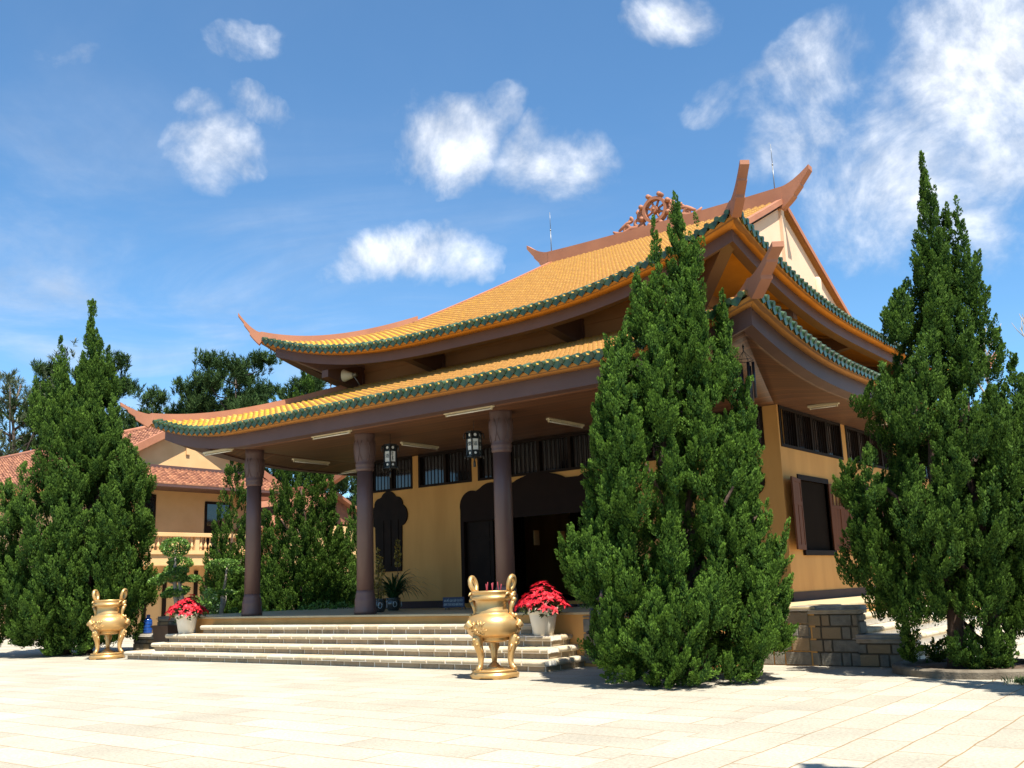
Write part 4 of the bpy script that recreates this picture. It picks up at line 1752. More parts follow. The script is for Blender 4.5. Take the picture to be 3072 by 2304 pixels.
T2L = [(0.22, -0.39, 4.77, 0.37, -0.09, 8.24, 0.32), (0.40, 0.35, 4.87, 0.41, 0.08, 8.09, 0.34), (-0.09, -0.24, 6.08, -0.04, -0.00, 7.81, 0.15), (0.59, -0.17, 6.73, 0.73, -0.00, 7.88, 0.11), (0.68, -0.48, 4.56, 0.45, -0.29, 6.64, 0.27), (0.69, 0.44, 4.66, 0.27, 0.26, 6.49, 0.28), (1.01, -0.24, 4.60, 1.06, -0.00, 6.40, 0.19), (0.98, 0.21, 4.70, 1.02, 0.00, 6.25, 0.20), (-0.35, -0.27, 5.56, -0.34, -0.00, 6.91, 0.21), (-0.36, 0.25, 5.66, -0.40, 0.00, 6.76, 0.22), (-0.88, -0.42, 4.46, -0.61, -0.00, 6.02, 0.25), (-0.88, 0.38, 4.56, -0.65, 0.00, 5.87, 0.26), (-0.87, -0.23, 4.78, -0.98, -0.00, 5.76, 0.15), (-0.92, -0.44, 4.13, -1.05, -0.00, 5.27, 0.19), (-1.06, 0.39, 4.23, -0.96, 0.00, 5.12, 0.20), (-0.82, -0.64, 3.39, -0.67, -0.32, 5.47, 0.36), (-0.74, 0.57, 3.49, -0.50, 0.29, 5.32, 0.38), (-1.02, -0.41, 3.26, -1.19, -0.16, 4.69, 0.25), (-1.02, 0.37, 3.36, -1.23, 0.15, 4.54, 0.26), (1.11, -0.29, 3.58, 1.42, -0.00, 4.92, 0.20), (1.06, 0.27, 3.68, 1.26, 0.00, 4.77, 0.21), (1.08, -0.34, 2.71, 1.40, -0.00, 4.49, 0.21), (1.18, 0.30, 2.81, 1.29, 0.00, 4.34, 0.23), (-0.77, -0.68, 2.54, -0.69, -0.59, 4.21, 0.34), (-0.89, 0.61, 2.64, -0.71, 0.53, 4.06, 0.35), (-0.13, -0.80, 3.03, -0.10, -0.70, 3.92, 0.21), (0.02, 0.72, 3.13, -0.08, 0.63, 3.77, 0.23), (0.30, -0.76, 3.02, 0.36, -0.66, 4.32, 0.27), (0.20, 0.68, 3.12, 0.29, 0.59, 4.17, 0.28), (0.79, -0.59, 3.02, 0.91, -0.48, 4.36, 0.27), (0.85, 0.53, 3.12, 0.90, 0.43, 4.21, 0.28), (1.11, -0.32, 2.98, 1.41, -0.00, 3.98, 0.20), (1.03, 0.28, 3.08, 1.39, 0.00, 3.83, 0.21), (0.43, -0.62, 2.24, 0.50, -0.47, 3.36, 0.21), (0.50, 0.55, 2.34, 0.70, 0.42, 3.21, 0.23), (0.80, -0.55, 2.07, 0.97, -0.35, 3.31, 0.27), (0.68, 0.49, 2.17, 0.91, 0.31, 3.16, 0.28), (-1.01, -0.45, 2.56, -1.20, -0.26, 3.75, 0.25), (-1.09, 0.41, 2.66, -1.45, 0.23, 3.60, 0.26), (-0.27, -0.69, 2.26, -0.11, -0.53, 3.06, 0.23), (-0.36, 0.62, 2.36, -0.21, 0.47, 2.91, 0.24), (0.98, -0.59, 1.45, 1.30, -0.21, 3.01, 0.28), (1.09, 0.53, 1.55, 1.28, 0.19, 2.86, 0.29), (-1.30, -0.51, 1.73, -1.44, -0.00, 3.03, 0.25), (-1.46, 0.45, 1.83, -1.37, 0.00, 2.88, 0.26), (-1.48, -0.19, 1.32, -1.76, -0.00, 2.56, 0.22), (-1.52, 0.17, 1.42, -1.93, 0.00, 2.41, 0.23), (-1.19, -0.56, 1.52, -1.23, -0.41, 2.68, 0.27), (-1.24, 0.50, 1.62, -1.29, 0.36, 2.53, 0.28), (1.19, -0.50, 1.18, 1.49, -0.14, 2.79, 0.26), (1.10, 0.45, 1.28, 1.49, 0.13, 2.64, 0.27), (1.44, -0.31, 1.12, 1.84, -0.00, 2.44, 0.20), (1.21, 0.28, 1.22, 1.81, 0.00, 2.29, 0.21), (-0.21, -0.78, 1.74, -0.08, -0.59, 2.79, 0.23), (-0.11, 0.70, 1.84, 0.00, 0.53, 2.64, 0.24), (-0.90, -0.65, 1.25, -0.87, -0.58, 2.47, 0.34), (-0.79, 0.59, 1.35, -0.76, 0.52, 2.32, 0.35), (0.20, -1.31, 0.94, 0.31, -1.18, 1.72, 0.35), (0.35, 1.18, 1.04, 0.19, 1.06, 1.57, 0.37), (-0.25, -1.28, 0.71, -0.13, -1.20, 1.56, 0.42), (-0.17, 1.15, 0.81, -0.32, 1.08, 1.41, 0.44), (-0.69, -1.13, 0.53, -0.54, -1.13, 1.42, 0.45), (-0.75, 1.02, 0.63, -0.73, 1.02, 1.27, 0.48), (0.95, -0.91, 0.51, 1.17, -0.82, 1.62, 0.34), (1.06, 0.82, 0.61, 1.30, 0.74, 1.47, 0.35), (1.35, -0.44, 0.46, 1.67, -0.33, 1.42, 0.24), (1.33, 0.39, 0.56, 1.85, 0.29, 1.27, 0.26), (-0.21, -1.10, 0.15, -0.04, -1.08, 0.93, 0.49), (-0.28, 0.99, 0.25, -0.03, 0.98, 0.78, 0.52), (0.72, -0.79, 0.14, 1.14, -0.71, 0.89, 0.30), (0.74, 0.72, 0.24, 1.03, 0.64, 0.74, 0.32), (0.53, -0.87, 0.13, 0.91, -0.75, 0.60, 0.26), (0.57, 0.78, 0.23, 1.10, 0.68, 0.45, 0.27), (-1.16, -0.65, 0.31, -1.21, -0.78, 1.44, 0.35), (-1.26, 0.59, 0.41, -1.12, 0.70, 1.29, 0.37), (-0.96, -0.62, 0.13, -1.12, -0.63, 0.86, 0.34), (-0.97, 0.56, 0.23, -0.95, 0.56, 0.71, 0.35), (-0.57, -0.94, 0.06, -0.46, -0.88, 0.43, 0.35), (-0.52, 0.85, 0.16, -0.40, 0.80, 0.28, 0.37), (0.41, -0.72, 0.91, 0.53, -0.65, 2.29, 0.34), (0.48, 0.65, 1.01, 0.56, 0.59, 2.14, 0.35), (-0.37, -0.73, 0.79, -0.27, -0.68, 2.10, 0.38), (-0.51, 0.65, 0.89, -0.13, 0.61, 1.95, 0.40), (0.42, -0.70, 3.72, 0.52, -0.46, 5.31, 0.31), (0.28, 0.63, 3.82, 0.54, 0.42, 5.16, 0.33), (-0.21, -0.71, 3.90, -0.10, -0.47, 5.61, 0.31), (-0.15, 0.64, 4.00, -0.18, 0.42, 5.46, 0.33), (-0.31, -0.56, 4.59, -0.00, -0.34, 6.34, 0.27), (-0.30, 0.50, 4.69, 0.11, 0.30, 6.19, 0.28), (0.51, -0.35, 5.62, 0.48, -0.21, 7.32, 0.22), (0.50, 0.32, 5.72, 0.39, 0.18, 7.17, 0.23), (-0.02, 0.10, 0.30, 0.19, 0.10, 4.01, 0.68), (0.11, 0.10, 2.89, 0.33, 0.10, 6.95, 0.38), (-0.80, 0.10, 0.50, -0.74, 0.10, 3.47, 0.50), (0.81, 0.10, 0.45, 1.01, 0.10, 3.69, 0.50)]
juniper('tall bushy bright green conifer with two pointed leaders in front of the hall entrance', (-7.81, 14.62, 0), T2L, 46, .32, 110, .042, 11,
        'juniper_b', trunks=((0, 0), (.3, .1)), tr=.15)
T3L = [(0.25, -0.26, 6.15, 0.32, -0.07, 8.77, 0.21), (0.43, 0.23, 6.25, 0.36, 0.07, 8.62, 0.22), (-0.02, -0.21, 6.35, 0.10, -0.16, 7.62, 0.15), (0.66, -0.33, 6.00, 0.85, -0.00, 7.95, 0.22), (0.67, 0.30, 6.10, 0.66, 0.00, 7.80, 0.23), (0.81, -0.29, 5.55, 0.99, -0.21, 6.94, 0.18), (-0.51, -0.27, 5.43, -0.19, -0.00, 6.58, 0.19), (-0.54, 0.24, 5.53, -0.23, 0.00, 6.43, 0.20), (-0.59, -0.18, 5.45, -0.38, -0.00, 6.31, 0.13), (-0.36, -0.67, 4.33, -0.06, -0.46, 5.68, 0.31), (-0.37, 0.61, 4.43, -0.12, 0.41, 5.53, 0.32), (0.83, -0.44, 4.72, 1.03, -0.19, 5.97, 0.22), (0.82, 0.40, 4.82, 0.98, 0.17, 5.82, 0.23), (-0.89, -0.40, 4.18, -0.85, -0.22, 4.99, 0.21), (-1.02, 0.36, 4.28, -0.76, 0.20, 4.84, 0.22), (-0.66, -0.70, 3.69, -0.39, -0.54, 5.07, 0.35), (-0.57, 0.63, 3.79, -0.22, 0.48, 4.92, 0.37), (0.10, -0.81, 3.38, 0.37, -0.66, 4.77, 0.31), (0.11, 0.72, 3.48, 0.33, 0.59, 4.62, 0.32), (-0.27, -0.82, 3.39, -0.05, -0.69, 4.52, 0.24), (-0.33, 0.74, 3.49, -0.20, 0.62, 4.37, 0.26), (0.61, -0.73, 3.37, 0.73, -0.60, 4.55, 0.26), (0.71, 0.65, 3.47, 0.62, 0.54, 4.40, 0.28), (-0.25, -0.87, 2.86, -0.02, -0.72, 4.09, 0.31), (-0.37, 0.78, 2.96, -0.04, 0.65, 3.94, 0.32), (0.75, -0.68, 3.11, 0.93, -0.55, 4.30, 0.26), (0.90, 0.61, 3.21, 0.96, 0.50, 4.15, 0.28), (-1.33, -0.49, 2.67, -1.20, -0.26, 3.69, 0.20), (-1.43, 0.44, 2.77, -1.27, 0.24, 3.54, 0.21), (-1.27, -0.00, 2.60, -1.77, -0.00, 3.11, 0.13), (-1.36, -0.00, 2.82, -1.61, -0.00, 3.38, 0.12), (-0.91, -0.88, 2.12, -0.68, -0.71, 3.39, 0.34), (-0.85, 0.80, 2.22, -0.69, 0.64, 3.24, 0.36), (-0.38, -0.95, 2.09, -0.11, -0.79, 3.22, 0.32), (-0.45, 0.85, 2.19, -0.13, 0.71, 3.07, 0.33), (-1.38, -0.17, 1.90, -1.52, -0.24, 2.81, 0.22), (-1.30, 0.15, 2.00, -1.33, 0.22, 2.66, 0.23), (-1.30, -0.32, 1.37, -1.37, -0.49, 2.62, 0.28), (-1.43, 0.29, 1.47, -1.43, 0.44, 2.47, 0.30), (-0.61, -0.86, 1.60, -0.39, -0.81, 3.03, 0.39), (-0.69, 0.78, 1.70, -0.63, 0.72, 2.88, 0.40), (0.20, -0.83, 1.83, 0.48, -0.72, 3.22, 0.35), (0.11, 0.74, 1.93, 0.38, 0.64, 3.07, 0.37), (0.33, -0.57, 1.07, 0.49, -0.63, 2.21, 0.31), (0.44, 0.52, 1.17, 0.48, 0.57, 2.06, 0.32), (0.80, -0.63, 2.07, 1.11, -0.50, 3.71, 0.32), (0.63, 0.57, 2.17, 1.18, 0.45, 3.56, 0.33), (-1.00, -0.16, 1.16, -1.22, -0.07, 1.66, 0.17), (-1.00, -0.45, 0.81, -0.91, -0.54, 1.74, 0.25), (-1.03, 0.40, 0.91, -1.08, 0.49, 1.59, 0.27), (-0.81, -0.00, 0.24, -0.97, -0.28, 1.16, 0.16), (-0.69, -0.62, 0.90, -0.60, -0.65, 1.81, 0.30), (-0.75, 0.56, 1.00, -0.65, 0.58, 1.66, 0.31), (0.20, -0.50, 0.19, 0.38, -0.45, 0.87, 0.25), (0.11, 0.45, 0.29, 0.38, 0.41, 0.72, 0.27), (-0.33, -0.55, 0.26, -0.28, -0.48, 0.64, 0.16), (-0.04, -0.55, 0.14, -0.05, -0.50, 0.65, 0.19), (-0.27, 0.50, 0.24, -0.08, 0.45, 0.50, 0.20), (0.46, -0.40, 0.11, 0.60, -0.36, 0.82, 0.17), (0.02, -0.63, 0.88, 0.13, -0.62, 1.74, 0.34), (0.12, 0.57, 0.98, 0.21, 0.56, 1.59, 0.36), (0.80, -0.27, 0.64, 0.81, -0.28, 1.12, 0.19), (0.91, 0.25, 0.74, 0.93, 0.25, 0.97, 0.20), (0.93, -0.17, 0.78, 0.99, -0.39, 2.13, 0.26), (1.08, 0.15, 0.88, 0.87, 0.35, 1.98, 0.28), (0.25, -0.48, 5.12, 0.43, -0.35, 6.59, 0.27), (0.33, 0.44, 5.22, 0.24, 0.31, 6.44, 0.29), (-0.02, -0.42, 5.43, 0.43, -0.27, 7.21, 0.23), (-0.08, 0.38, 5.53, 0.23, 0.24, 7.06, 0.24), (0.38, -0.61, 4.48, 0.51, -0.38, 5.99, 0.27), (0.49, 0.55, 4.58, 0.64, 0.34, 5.84, 0.29), (1.03, -0.50, 2.54, 1.47, -0.27, 4.68, 0.36), (1.01, 0.45, 2.64, 1.64, 0.24, 4.53, 0.38), (1.11, -0.00, 0.72, 1.16, -0.45, 2.91, 0.41), (0.61, -0.72, 2.59, 0.89, -0.57, 4.30, 0.28), (0.55, 0.65, 2.69, 0.90, 0.51, 4.15, 0.30), (1.05, -0.52, 3.71, 1.38, -0.18, 5.15, 0.25), (1.06, 0.46, 3.81, 1.28, 0.17, 5.00, 0.26), (-0.07, 0.10, 0.96, 0.39, 0.10, 4.68, 0.49), (0.35, 0.10, 4.39, 0.56, 0.10, 7.03, 0.27), (0.54, 0.10, 1.10, 0.93, 0.10, 4.09, 0.45), (-0.73, 0.10, 1.25, -0.41, 0.10, 4.13, 0.36)]
juniper('tall dark green conifer with leaning pointed top in the round kerbed bed at right', (-4.23, 17.15, 0), T3L, 46, .32, 105, .042, 23,
        'juniper', trunks=((-.1, 0), (.45, -.1)), tr=.15)
T1L = [(0.35, -0.09, 10.61, 0.29, -0.05, 11.18, 0.06), (0.48, -0.24, 9.10, 0.32, -0.11, 10.67, 0.18), (0.70, -0.46, 7.55, 0.31, -0.17, 10.27, 0.39), (0.88, 0.41, 7.65, 0.36, 0.15, 10.12, 0.41), (-0.34, -0.39, 8.13, -0.68, -0.00, 9.85, 0.18), (-0.23, -0.61, 7.03, -0.57, -0.24, 9.08, 0.36), (-0.22, 0.55, 7.13, -0.76, 0.22, 8.93, 0.38), (1.02, -0.00, 7.84, 0.89, -0.00, 9.41, 0.23), (0.83, -0.33, 8.10, 0.68, -0.16, 9.60, 0.23), (-1.11, -0.24, 6.81, -1.38, -0.00, 8.48, 0.26), (-0.64, -0.55, 6.54, -1.01, -0.16, 8.52, 0.34), (-0.67, 0.49, 6.64, -1.04, 0.15, 8.37, 0.36), (0.45, -0.85, 5.95, 0.25, -0.61, 7.96, 0.53), (0.44, 0.76, 6.05, 0.19, 0.55, 7.81, 0.56), (1.06, -0.81, 5.42, 0.76, -0.52, 7.96, 0.53), (1.06, 0.73, 5.52, 0.71, 0.47, 7.81, 0.56), (1.36, -0.51, 6.16, 1.18, -0.18, 7.80, 0.31), (-0.24, -0.80, 5.98, -0.44, -0.60, 7.44, 0.39), (-0.37, 0.72, 6.08, -0.35, 0.54, 7.29, 0.41), (-0.53, -0.82, 5.17, -0.82, -0.55, 6.75, 0.28), (0.21, -1.06, 4.62, -0.12, -0.75, 6.70, 0.50), (0.30, 0.96, 4.72, 0.05, 0.68, 6.55, 0.52), (0.64, -1.12, 4.61, 0.35, -0.82, 6.44, 0.44), (0.64, 1.00, 4.71, 0.31, 0.74, 6.29, 0.46), (1.82, -0.64, 4.91, 1.48, -0.38, 6.70, 0.42), (1.77, 0.57, 5.01, 1.32, 0.34, 6.55, 0.44), (2.03, -0.35, 4.62, 1.77, -0.00, 6.31, 0.39), (2.13, 0.31, 4.72, 1.66, 0.00, 6.16, 0.41), (-0.98, -0.91, 4.28, -1.31, -0.49, 5.75, 0.34), (-1.10, 0.82, 4.38, -1.33, 0.44, 5.60, 0.36), (0.04, -1.19, 4.42, -0.24, -0.89, 5.68, 0.36), (0.18, 1.07, 4.52, -0.21, 0.80, 5.53, 0.38), (-1.59, -0.72, 3.72, -2.07, -0.00, 5.36, 0.42), (-1.69, 0.65, 3.82, -2.14, 0.00, 5.21, 0.44), (1.72, -1.17, 3.19, 1.47, -0.90, 5.12, 0.61), (1.78, 1.05, 3.29, 1.45, 0.81, 4.97, 0.64), (0.64, -1.39, 3.22, 0.33, -1.08, 5.07, 0.61), (0.56, 1.25, 3.32, 0.31, 0.98, 4.92, 0.64), (2.26, -0.33, 3.81, 2.16, -0.00, 4.91, 0.25), (-0.33, -1.33, 2.68, -0.66, -1.06, 4.51, 0.55), (-0.26, 1.20, 2.78, -0.46, 0.95, 4.36, 0.57), (0.56, -1.48, 1.98, 0.33, -1.25, 3.99, 0.62), (0.43, 1.33, 2.08, 0.27, 1.12, 3.84, 0.65), (1.53, -1.32, 2.23, 1.38, -1.13, 3.87, 0.55), (1.45, 1.19, 2.33, 1.14, 1.02, 3.72, 0.57), (2.22, -0.00, 3.02, 2.32, -0.00, 4.18, 0.28), (2.19, -0.82, 1.64, 2.10, -0.75, 3.34, 0.47), (2.10, 0.74, 1.74, 2.00, 0.68, 3.19, 0.49), (1.76, -1.19, 1.47, 1.62, -1.10, 2.83, 0.44), (1.88, 1.07, 1.57, 1.61, 0.99, 2.68, 0.46), (-1.01, -1.08, 1.56, -1.38, -0.94, 2.90, 0.36), (-1.18, 0.97, 1.66, -1.32, 0.85, 2.75, 0.38), (0.96, -1.41, 1.03, 0.77, -1.28, 2.36, 0.55), (0.93, 1.27, 1.13, 0.60, 1.15, 2.21, 0.57), (-0.10, -1.36, 0.78, -0.27, -1.24, 2.66, 0.62), (-0.16, 1.22, 0.88, -0.33, 1.12, 2.51, 0.65), (2.22, -0.59, 1.25, 2.26, -0.50, 2.29, 0.33), (2.13, 0.53, 1.35, 2.26, 0.45, 2.14, 0.34), (0.98, -1.13, 0.22, 0.98, -1.22, 1.57, 0.44), (0.75, 1.01, 0.32, 0.96, 1.10, 1.42, 0.46), (0.27, -1.04, 0.12, 0.24, -1.05, 0.93, 0.42), (0.37, 0.94, 0.22, 0.32, 0.94, 0.78, 0.44), (-0.67, -1.04, 0.41, -0.97, -1.04, 2.08, 0.41), (-0.56, 0.93, 0.51, -0.86, 0.94, 1.93, 0.43), (-2.03, -0.54, 1.58, -2.35, -0.24, 3.77, 0.66), (-1.88, 0.49, 1.68, -2.46, 0.21, 3.62, 0.70), (-2.74, -0.00, 3.19, -2.99, -0.00, 5.24, 0.55), (-2.13, -0.00, 0.40, -2.13, -0.40, 1.97, 0.47), (1.70, -0.80, 0.41, 1.76, -0.94, 1.46, 0.39), (1.79, 0.72, 0.51, 1.57, 0.85, 1.31, 0.41), (0.59, -0.76, 6.26, 0.24, -0.49, 8.73, 0.47), (0.53, 0.68, 6.36, 0.05, 0.44, 8.58, 0.49), (-0.06, 0.10, 0.30, -0.34, 0.10, 5.16, 1.61), (0.20, 0.10, 4.62, 0.05, 0.10, 9.41, 0.72), (-1.40, 0.10, 0.66, -1.77, 0.10, 4.69, 1.19), (1.32, 0.10, 0.77, 1.06, 0.10, 6.15, 0.93)]
juniper('broad multi topped conifer behind the far gold urn at the left edge', (-29.31, 15.95, 0), T1L, 20, .48, 100, .064, 35,
        'juniper', trunks=((0, 0), (.6, .1), (-.4, .1)), tr=.2)
GRP = None
juniper('upright conifer seen between the two left columns of the hall', (-27.3, 23.4, 0),
        [(0, 0, .4, .1, 0, 10.5, 1.15), (.7, 0, .6, .8, 0, 6.4, .95), (-.7, 0, .6, -.8, 0, 6.2, .95), (1.2, .2, .5, 1.3, .2, 3.8, .75), (-1.2, 0, .5, -1.3, 0, 4.4, .75), (.1, -.8, .3, .1, -.6, 4.8, 1.0), (.8, -.7, .3, .9, -.6, 2.6, .8), (-.8, -.7, .4, -.9, -.6, 2.8, .8)],
        14, .5, 110, .065, 41, tr=.16)
juniper('slim conifer just left of the leftmost column, beside the potted fig', (-29.4, 22.0, 0),
        [(0, 0, .3, .1, 0, 7.4, .85), (.5, -.2, .4, .6, -.1, 4.6, .7), (-.5, 0, .4, -.5, 0, 4.4, .7), (0, -.6, .3, 0, -.5, 3.2, .8)], 14, .5, 100, .065, 43, tr=.14)
juniper('conifer standing behind the second column from the left', (-25.4, 26.2, 0),
        [(0, 0, .4, 0, 0, 7.2, .95), (.5, 0, .5, .5, 0, 4.6, .75), (-.6, 0, .5, -.6, 0, 4.8, .8), (0, -.6, .3, 0, -.4, 3.4, .8)], 13, .5, 90, .068, 47, tr=.15)
juniper('broad low conifer deep in the gap between the two left columns', (-31.2, 29.6, 0),
        [(0, 0, .4, 0, 0, 5.3, 1.3), (1.0, 0, .5, 1.1, 0, 4.9, 1.1), (-1.0, 0, .5, -1.0, 0, 5.2, 1.1), (1.9, .2, .4, 2.0, .2, 4.6, .9), (0, -.9, .3, 0, -.7, 4.2, 1.0), (1.0, -.9, .3, 1.0, -.7, 3.6, 1.0)], 9, .62, 80, .085, 48, tr=.16)
juniper('conifer filling the space behind the second column, right of the tiled house', (-30.0, 32.0, 0),
        [(0, 0, .4, 0, 0, 7.4, 1.3), (-.9, 0, .5, -.9, 0, 6.0, 1.1), (.9, 0, .5, .9, 0, 5.6, 1.1), (0, -.9, .3, 0, -.7, 4.2, 1.1)], 9, .62, 80, .085, 49, tr=.16)
juniper('narrow conifer hugging the second column from the left, in front of the pines', (-27.6, 27.3, 0),
        [(0, 0, .4, 0, 0, 5.6, .9), (-.5, 0, .5, -.5, 0, 4.6, .8), (.5, 0, .5, .5, 0, 4.4, .8), (0, -.5, .3, 0, -.4, 3.2, .8)], 12, .52, 80, .07, 50, tr=.12)
juniper('conifer cut off by the right edge of the picture', (-2.4, 18.4, 0),
        [(0, 0, .4, .15, 0, 8.0, .75), (-.3, 0, 1.0, -.25, 0, 5.6, .6), (-.2, -.4, .3, -.3, -.4, 3.2, .7), (.4, 0, .4, .4, 0, 5, .8)], 18, .55, 70, .085, 53, tr=.13)
juniper('unseen conifer added beyond the right edge of the view to shade the kerbed bed', (-.95, 14.2, 0),  # out of view, added to cast shade in front of the right conifer
        [(0, 0, .5, 0, 0, 8.6, .75), (-.25, 0, 1.6, -.25, 0, 6.5, .6), (.3, 0, .5, .3, 0, 5.5, .7), (0, -.3, .5, 0, -.3, 5, .6)], 14, .5, 60, .10, 58, tr=.14)
juniper('conifer standing on the plaza beyond the right edge of the view', (.45, 6.6, 0),
        [(0, 0, .4, .1, 0, 9.0, .9), (.5, 0, .5, .5, 0, 5.0, .8), (-.5, 0, .5, -.5, 0, 5.0, .8)], 9, .7, 50, .13, 59, tr=.14)


def pine(label, base, h, crown0, r0, n_br, seed, mat='pine', per=22, nsz=.5, tuft=.42, flat=.75, trunk_r=.22, group='tall pines beyond the buildings', fork=False):
    rs = np.random.RandomState(seed)
    rnd = random.Random(seed)
    t = empty('pine_tree', base)
    tag(t, label, 'tree', group)
    mb = MB()
    pts = [Vector((rnd.uniform(-.1, .1) * i * .4, rnd.uniform(-.1, .1) * i * .4, h * i / 8 - (.1 if i == 0 else 0))) for i in range(9)]
    mb.tube(pts, [trunk_r * (1 - .85 * i / 8) for i in range(9)], 8)
    C = []
    for i in range(n_br):
        q = (i + rnd.random()) / n_br
        z = crown0 + (h - crown0) * q * .97
        a = i * 2.39996 + rnd.uniform(-.4, .4)
        ln = r0 * math.sin(min(1, (q + .22)) * PI * .80) ** .8 * rnd.uniform(.7, 1.1)
        rise = ln * (rnd.uniform(.2, .6) if not fork else rnd.uniform(.9, 1.5))
        d = Vector((math.cos(a), math.sin(a), 0))
        p0 = Vector((0, 0, z - rise * .45))
        tip = p0 + d * ln + Vector((0, 0, rise))
        mid = p0 + d * ln * .5 + Vector((0, 0, rise * .30))
        mb.tube([p0, mid, tip], [trunk_r * .32, trunk_r * .2, trunk_r * .07], 5)
        for k in range(per * 2):
            f = min(1.1, rnd.triangular(.45, 1.1, 1.0))
            b = p0.lerp(mid, f * 2) if f < .5 else mid.lerp(tip, (f - .5) * 2)
            sp = ln * .26
            C.append((b.x + rnd.gauss(0, sp * .6), b.y + rnd.gauss(0, sp * .6), b.z + rnd.gauss(0, sp * .35) + .15))
    C = np.array(C)
    n = len(C)
    K = 40
    up = unit(rs.normal(size=(n, 3)) * .35 + np.array([0, 0, 1]))
    D = unit(up[:, None, :] * 1.0 + rs.normal(size=(n, K, 3)) * .5)
    S = nsz * .66 * rs.uniform(.6, 1.2, (n, K))
    P = C[:, None, :] + D * (S * .5)[..., None] + up[:, None, :] * (rs.rand(n, K) * tuft)[..., None]
    tint = np.clip(.25 + .5 * rs.rand(n)[:, None] + rs.normal(size=(n, K)) * .15, 0, 1)
    V, Q = leaf_cloud(P.reshape(-1, 3), D.reshape(-1, 3), S.ravel(), rs, .13)
    npmesh('crown', V, Q, MT[mat], t, np.repeat(tint.ravel(), 4))
    mb.build('trunk', MT['bark_pine'], t)
    return t


pine('thin pine with bare lower branches at the far left above the red roof', (-67.7, 32.4, 0), 16.4, 6.5, 4.4, 26, 3, 'pine_pale', 12, .6, .5, fork=True, trunk_r=.3)
pine('dense dark pine rising behind the broad left conifer', (-66.6, 36.4, 0), 17.6, 7.5, 4.4, 30, 5, per=30, nsz=.62, tuft=.6)
pine('low rounded dark pine in the gap left of the roof corner', (-62.0, 41.5, 0), 15.2, 6, 4.4, 24, 6, per=27, nsz=.6, tuft=.55)
pine('wide dark pine behind the upswept left roof corner', (-56.2, 42.4, 0), 17.2, 6.0, 4.6, 30, 8, per=33, nsz=.6, tuft=.6)
pine('dark pine sloping down to the left of the wide pine', (-59.6, 41.8, 0), 15.2, 5.5, 4.2, 24, 9, per=27, nsz=.58, tuft=.5)
pine('pine showing just under the left end of the upper roof', (-48.5, 44.0, 0), 15.5, 5.5, 3.8, 28, 10, per=30, nsz=.6, tuft=.55)
pine('shaded pine seen under the porch beside the second column', (-40.0, 46.0, 0), 14.0, 3.0, 4.2, 30, 12, per=30, nsz=.6, tuft=.55)
pine('shaded pine behind the porch right of the small tiled house', (-33.5, 47.0, 0), 13.0, 2.5, 4.2, 30, 13, per=30, nsz=.6, tuft=.55)
pine('pine at the far left edge behind the thin pine', (-77.0, 34.0, 0), 11.5, 3.0, 4.0, 24, 14, per=27, nsz=.6, tuft=.5)

# leafless grey tree between the conifers at right
bt = empty('bare_tree', (-4.9, 29.6, 0))
tag(bt, 'leafless grey tree between the two conifers at right', 'tree')
mb = MB()
rb = random.Random(4)


def limb(p, d, ln, r, lvl):
    q = p + d * ln * .5 + Vector((rb.uniform(-.1, .1), rb.uniform(-.1, .1), 0)) * ln
    e = q + (d + Vector((rb.uniform(-.25, .25), rb.uniform(-.25, .25), .25))).normalized() * ln * .5
    mb.tube([p, q, e], [r, r * .8, r * .55], 6)
    if lvl:
        for k in range(3):
            dd = (d + LAT * rb.uniform(-.8, .8) + DEP * rb.uniform(-.6, .6) + Vector((0, 0, .35))).normalized()
            limb(q.lerp(e, rb.uniform(.2, 1)), dd, ln * .62, r * .55, lvl - 1)


limb(Vector((0, 0, -.05)), Vector((0, 0, 1)), 4.4, .12, 0)
limb(Vector((0, 0, 4.2)), (LAT * -.55 + Vector((0, 0, 1))).normalized(), 2.2, .08, 3)
limb(Vector((0, 0, 4.2)), (LAT * .45 + Vector((0, 0, 1))).normalized(), 2.2, .08, 3)
mb.build('trunk', material('grey dead wood', (.30, .27, .24)), bt)


def broadleaf(mb_pts, n, rs, C, rad, leaf, lay=.35):
    """leaf pads: points in flattened ellipsoids, leaves lying outwards"""
    P, D = [], []
    for c, r, k in zip(C, rad, n):
        v = unit(rs.normal(size=(k, 3)))
        rr = rs.uniform(.55, 1.0, k) ** .6
        p = np.array(c) + v * rr[:, None] * np.array(r)
        P.append(p)
        D.append(unit(v * np.array([1, 1, .5]) + rs.normal(size=(k, 3)) * .6 + np.array([0, 0, lay])))
    P, D = np.concatenate(P), np.concatenate(D)
    return P, D


def pad_tree(name, label, cat, base, pads, stems, leaf, per_m, seed, mat='fig', bark='bark_pale', group=None, crown='crown', trunk='trunk'):
    rs = np.random.RandomState(seed)
    t = empty(name, base)
    tag(t, label, cat, group)
    C, Rr, n = [], [], []
    for (la, de, z, rx, rz) in pads:
        p = LAT * la + DEP * de
        C.append((p.x, p.y, z))
        Rr.append((rx, rx, rz))
        n.append(max(30, int(per_m * rx * (rx + rz))))
    P, D = broadleaf(None, n, rs, C, Rr, leaf)
    S = leaf * rs.uniform(.7, 1.25, len(P))
    V, Q = leaf_cloud(P, D, S, rs, .55)
    npmesh(crown, V, Q, MT[mat], t, np.repeat(np.clip(.45 + rs.normal(size=len(P)) * .28, 0, 1), 4))
    mb = MB()
    for pts, r in stems:
        mb.tube([LAT * a + DEP * d + Vector((0, 0, z)) for a, d, z in pts], [r[0] + (r[1] - r[0]) * i / (len(pts) - 1) for i in range(len(pts))], 9)
    if stems:
        mb.build(trunk, MT[bark], t)
    return t


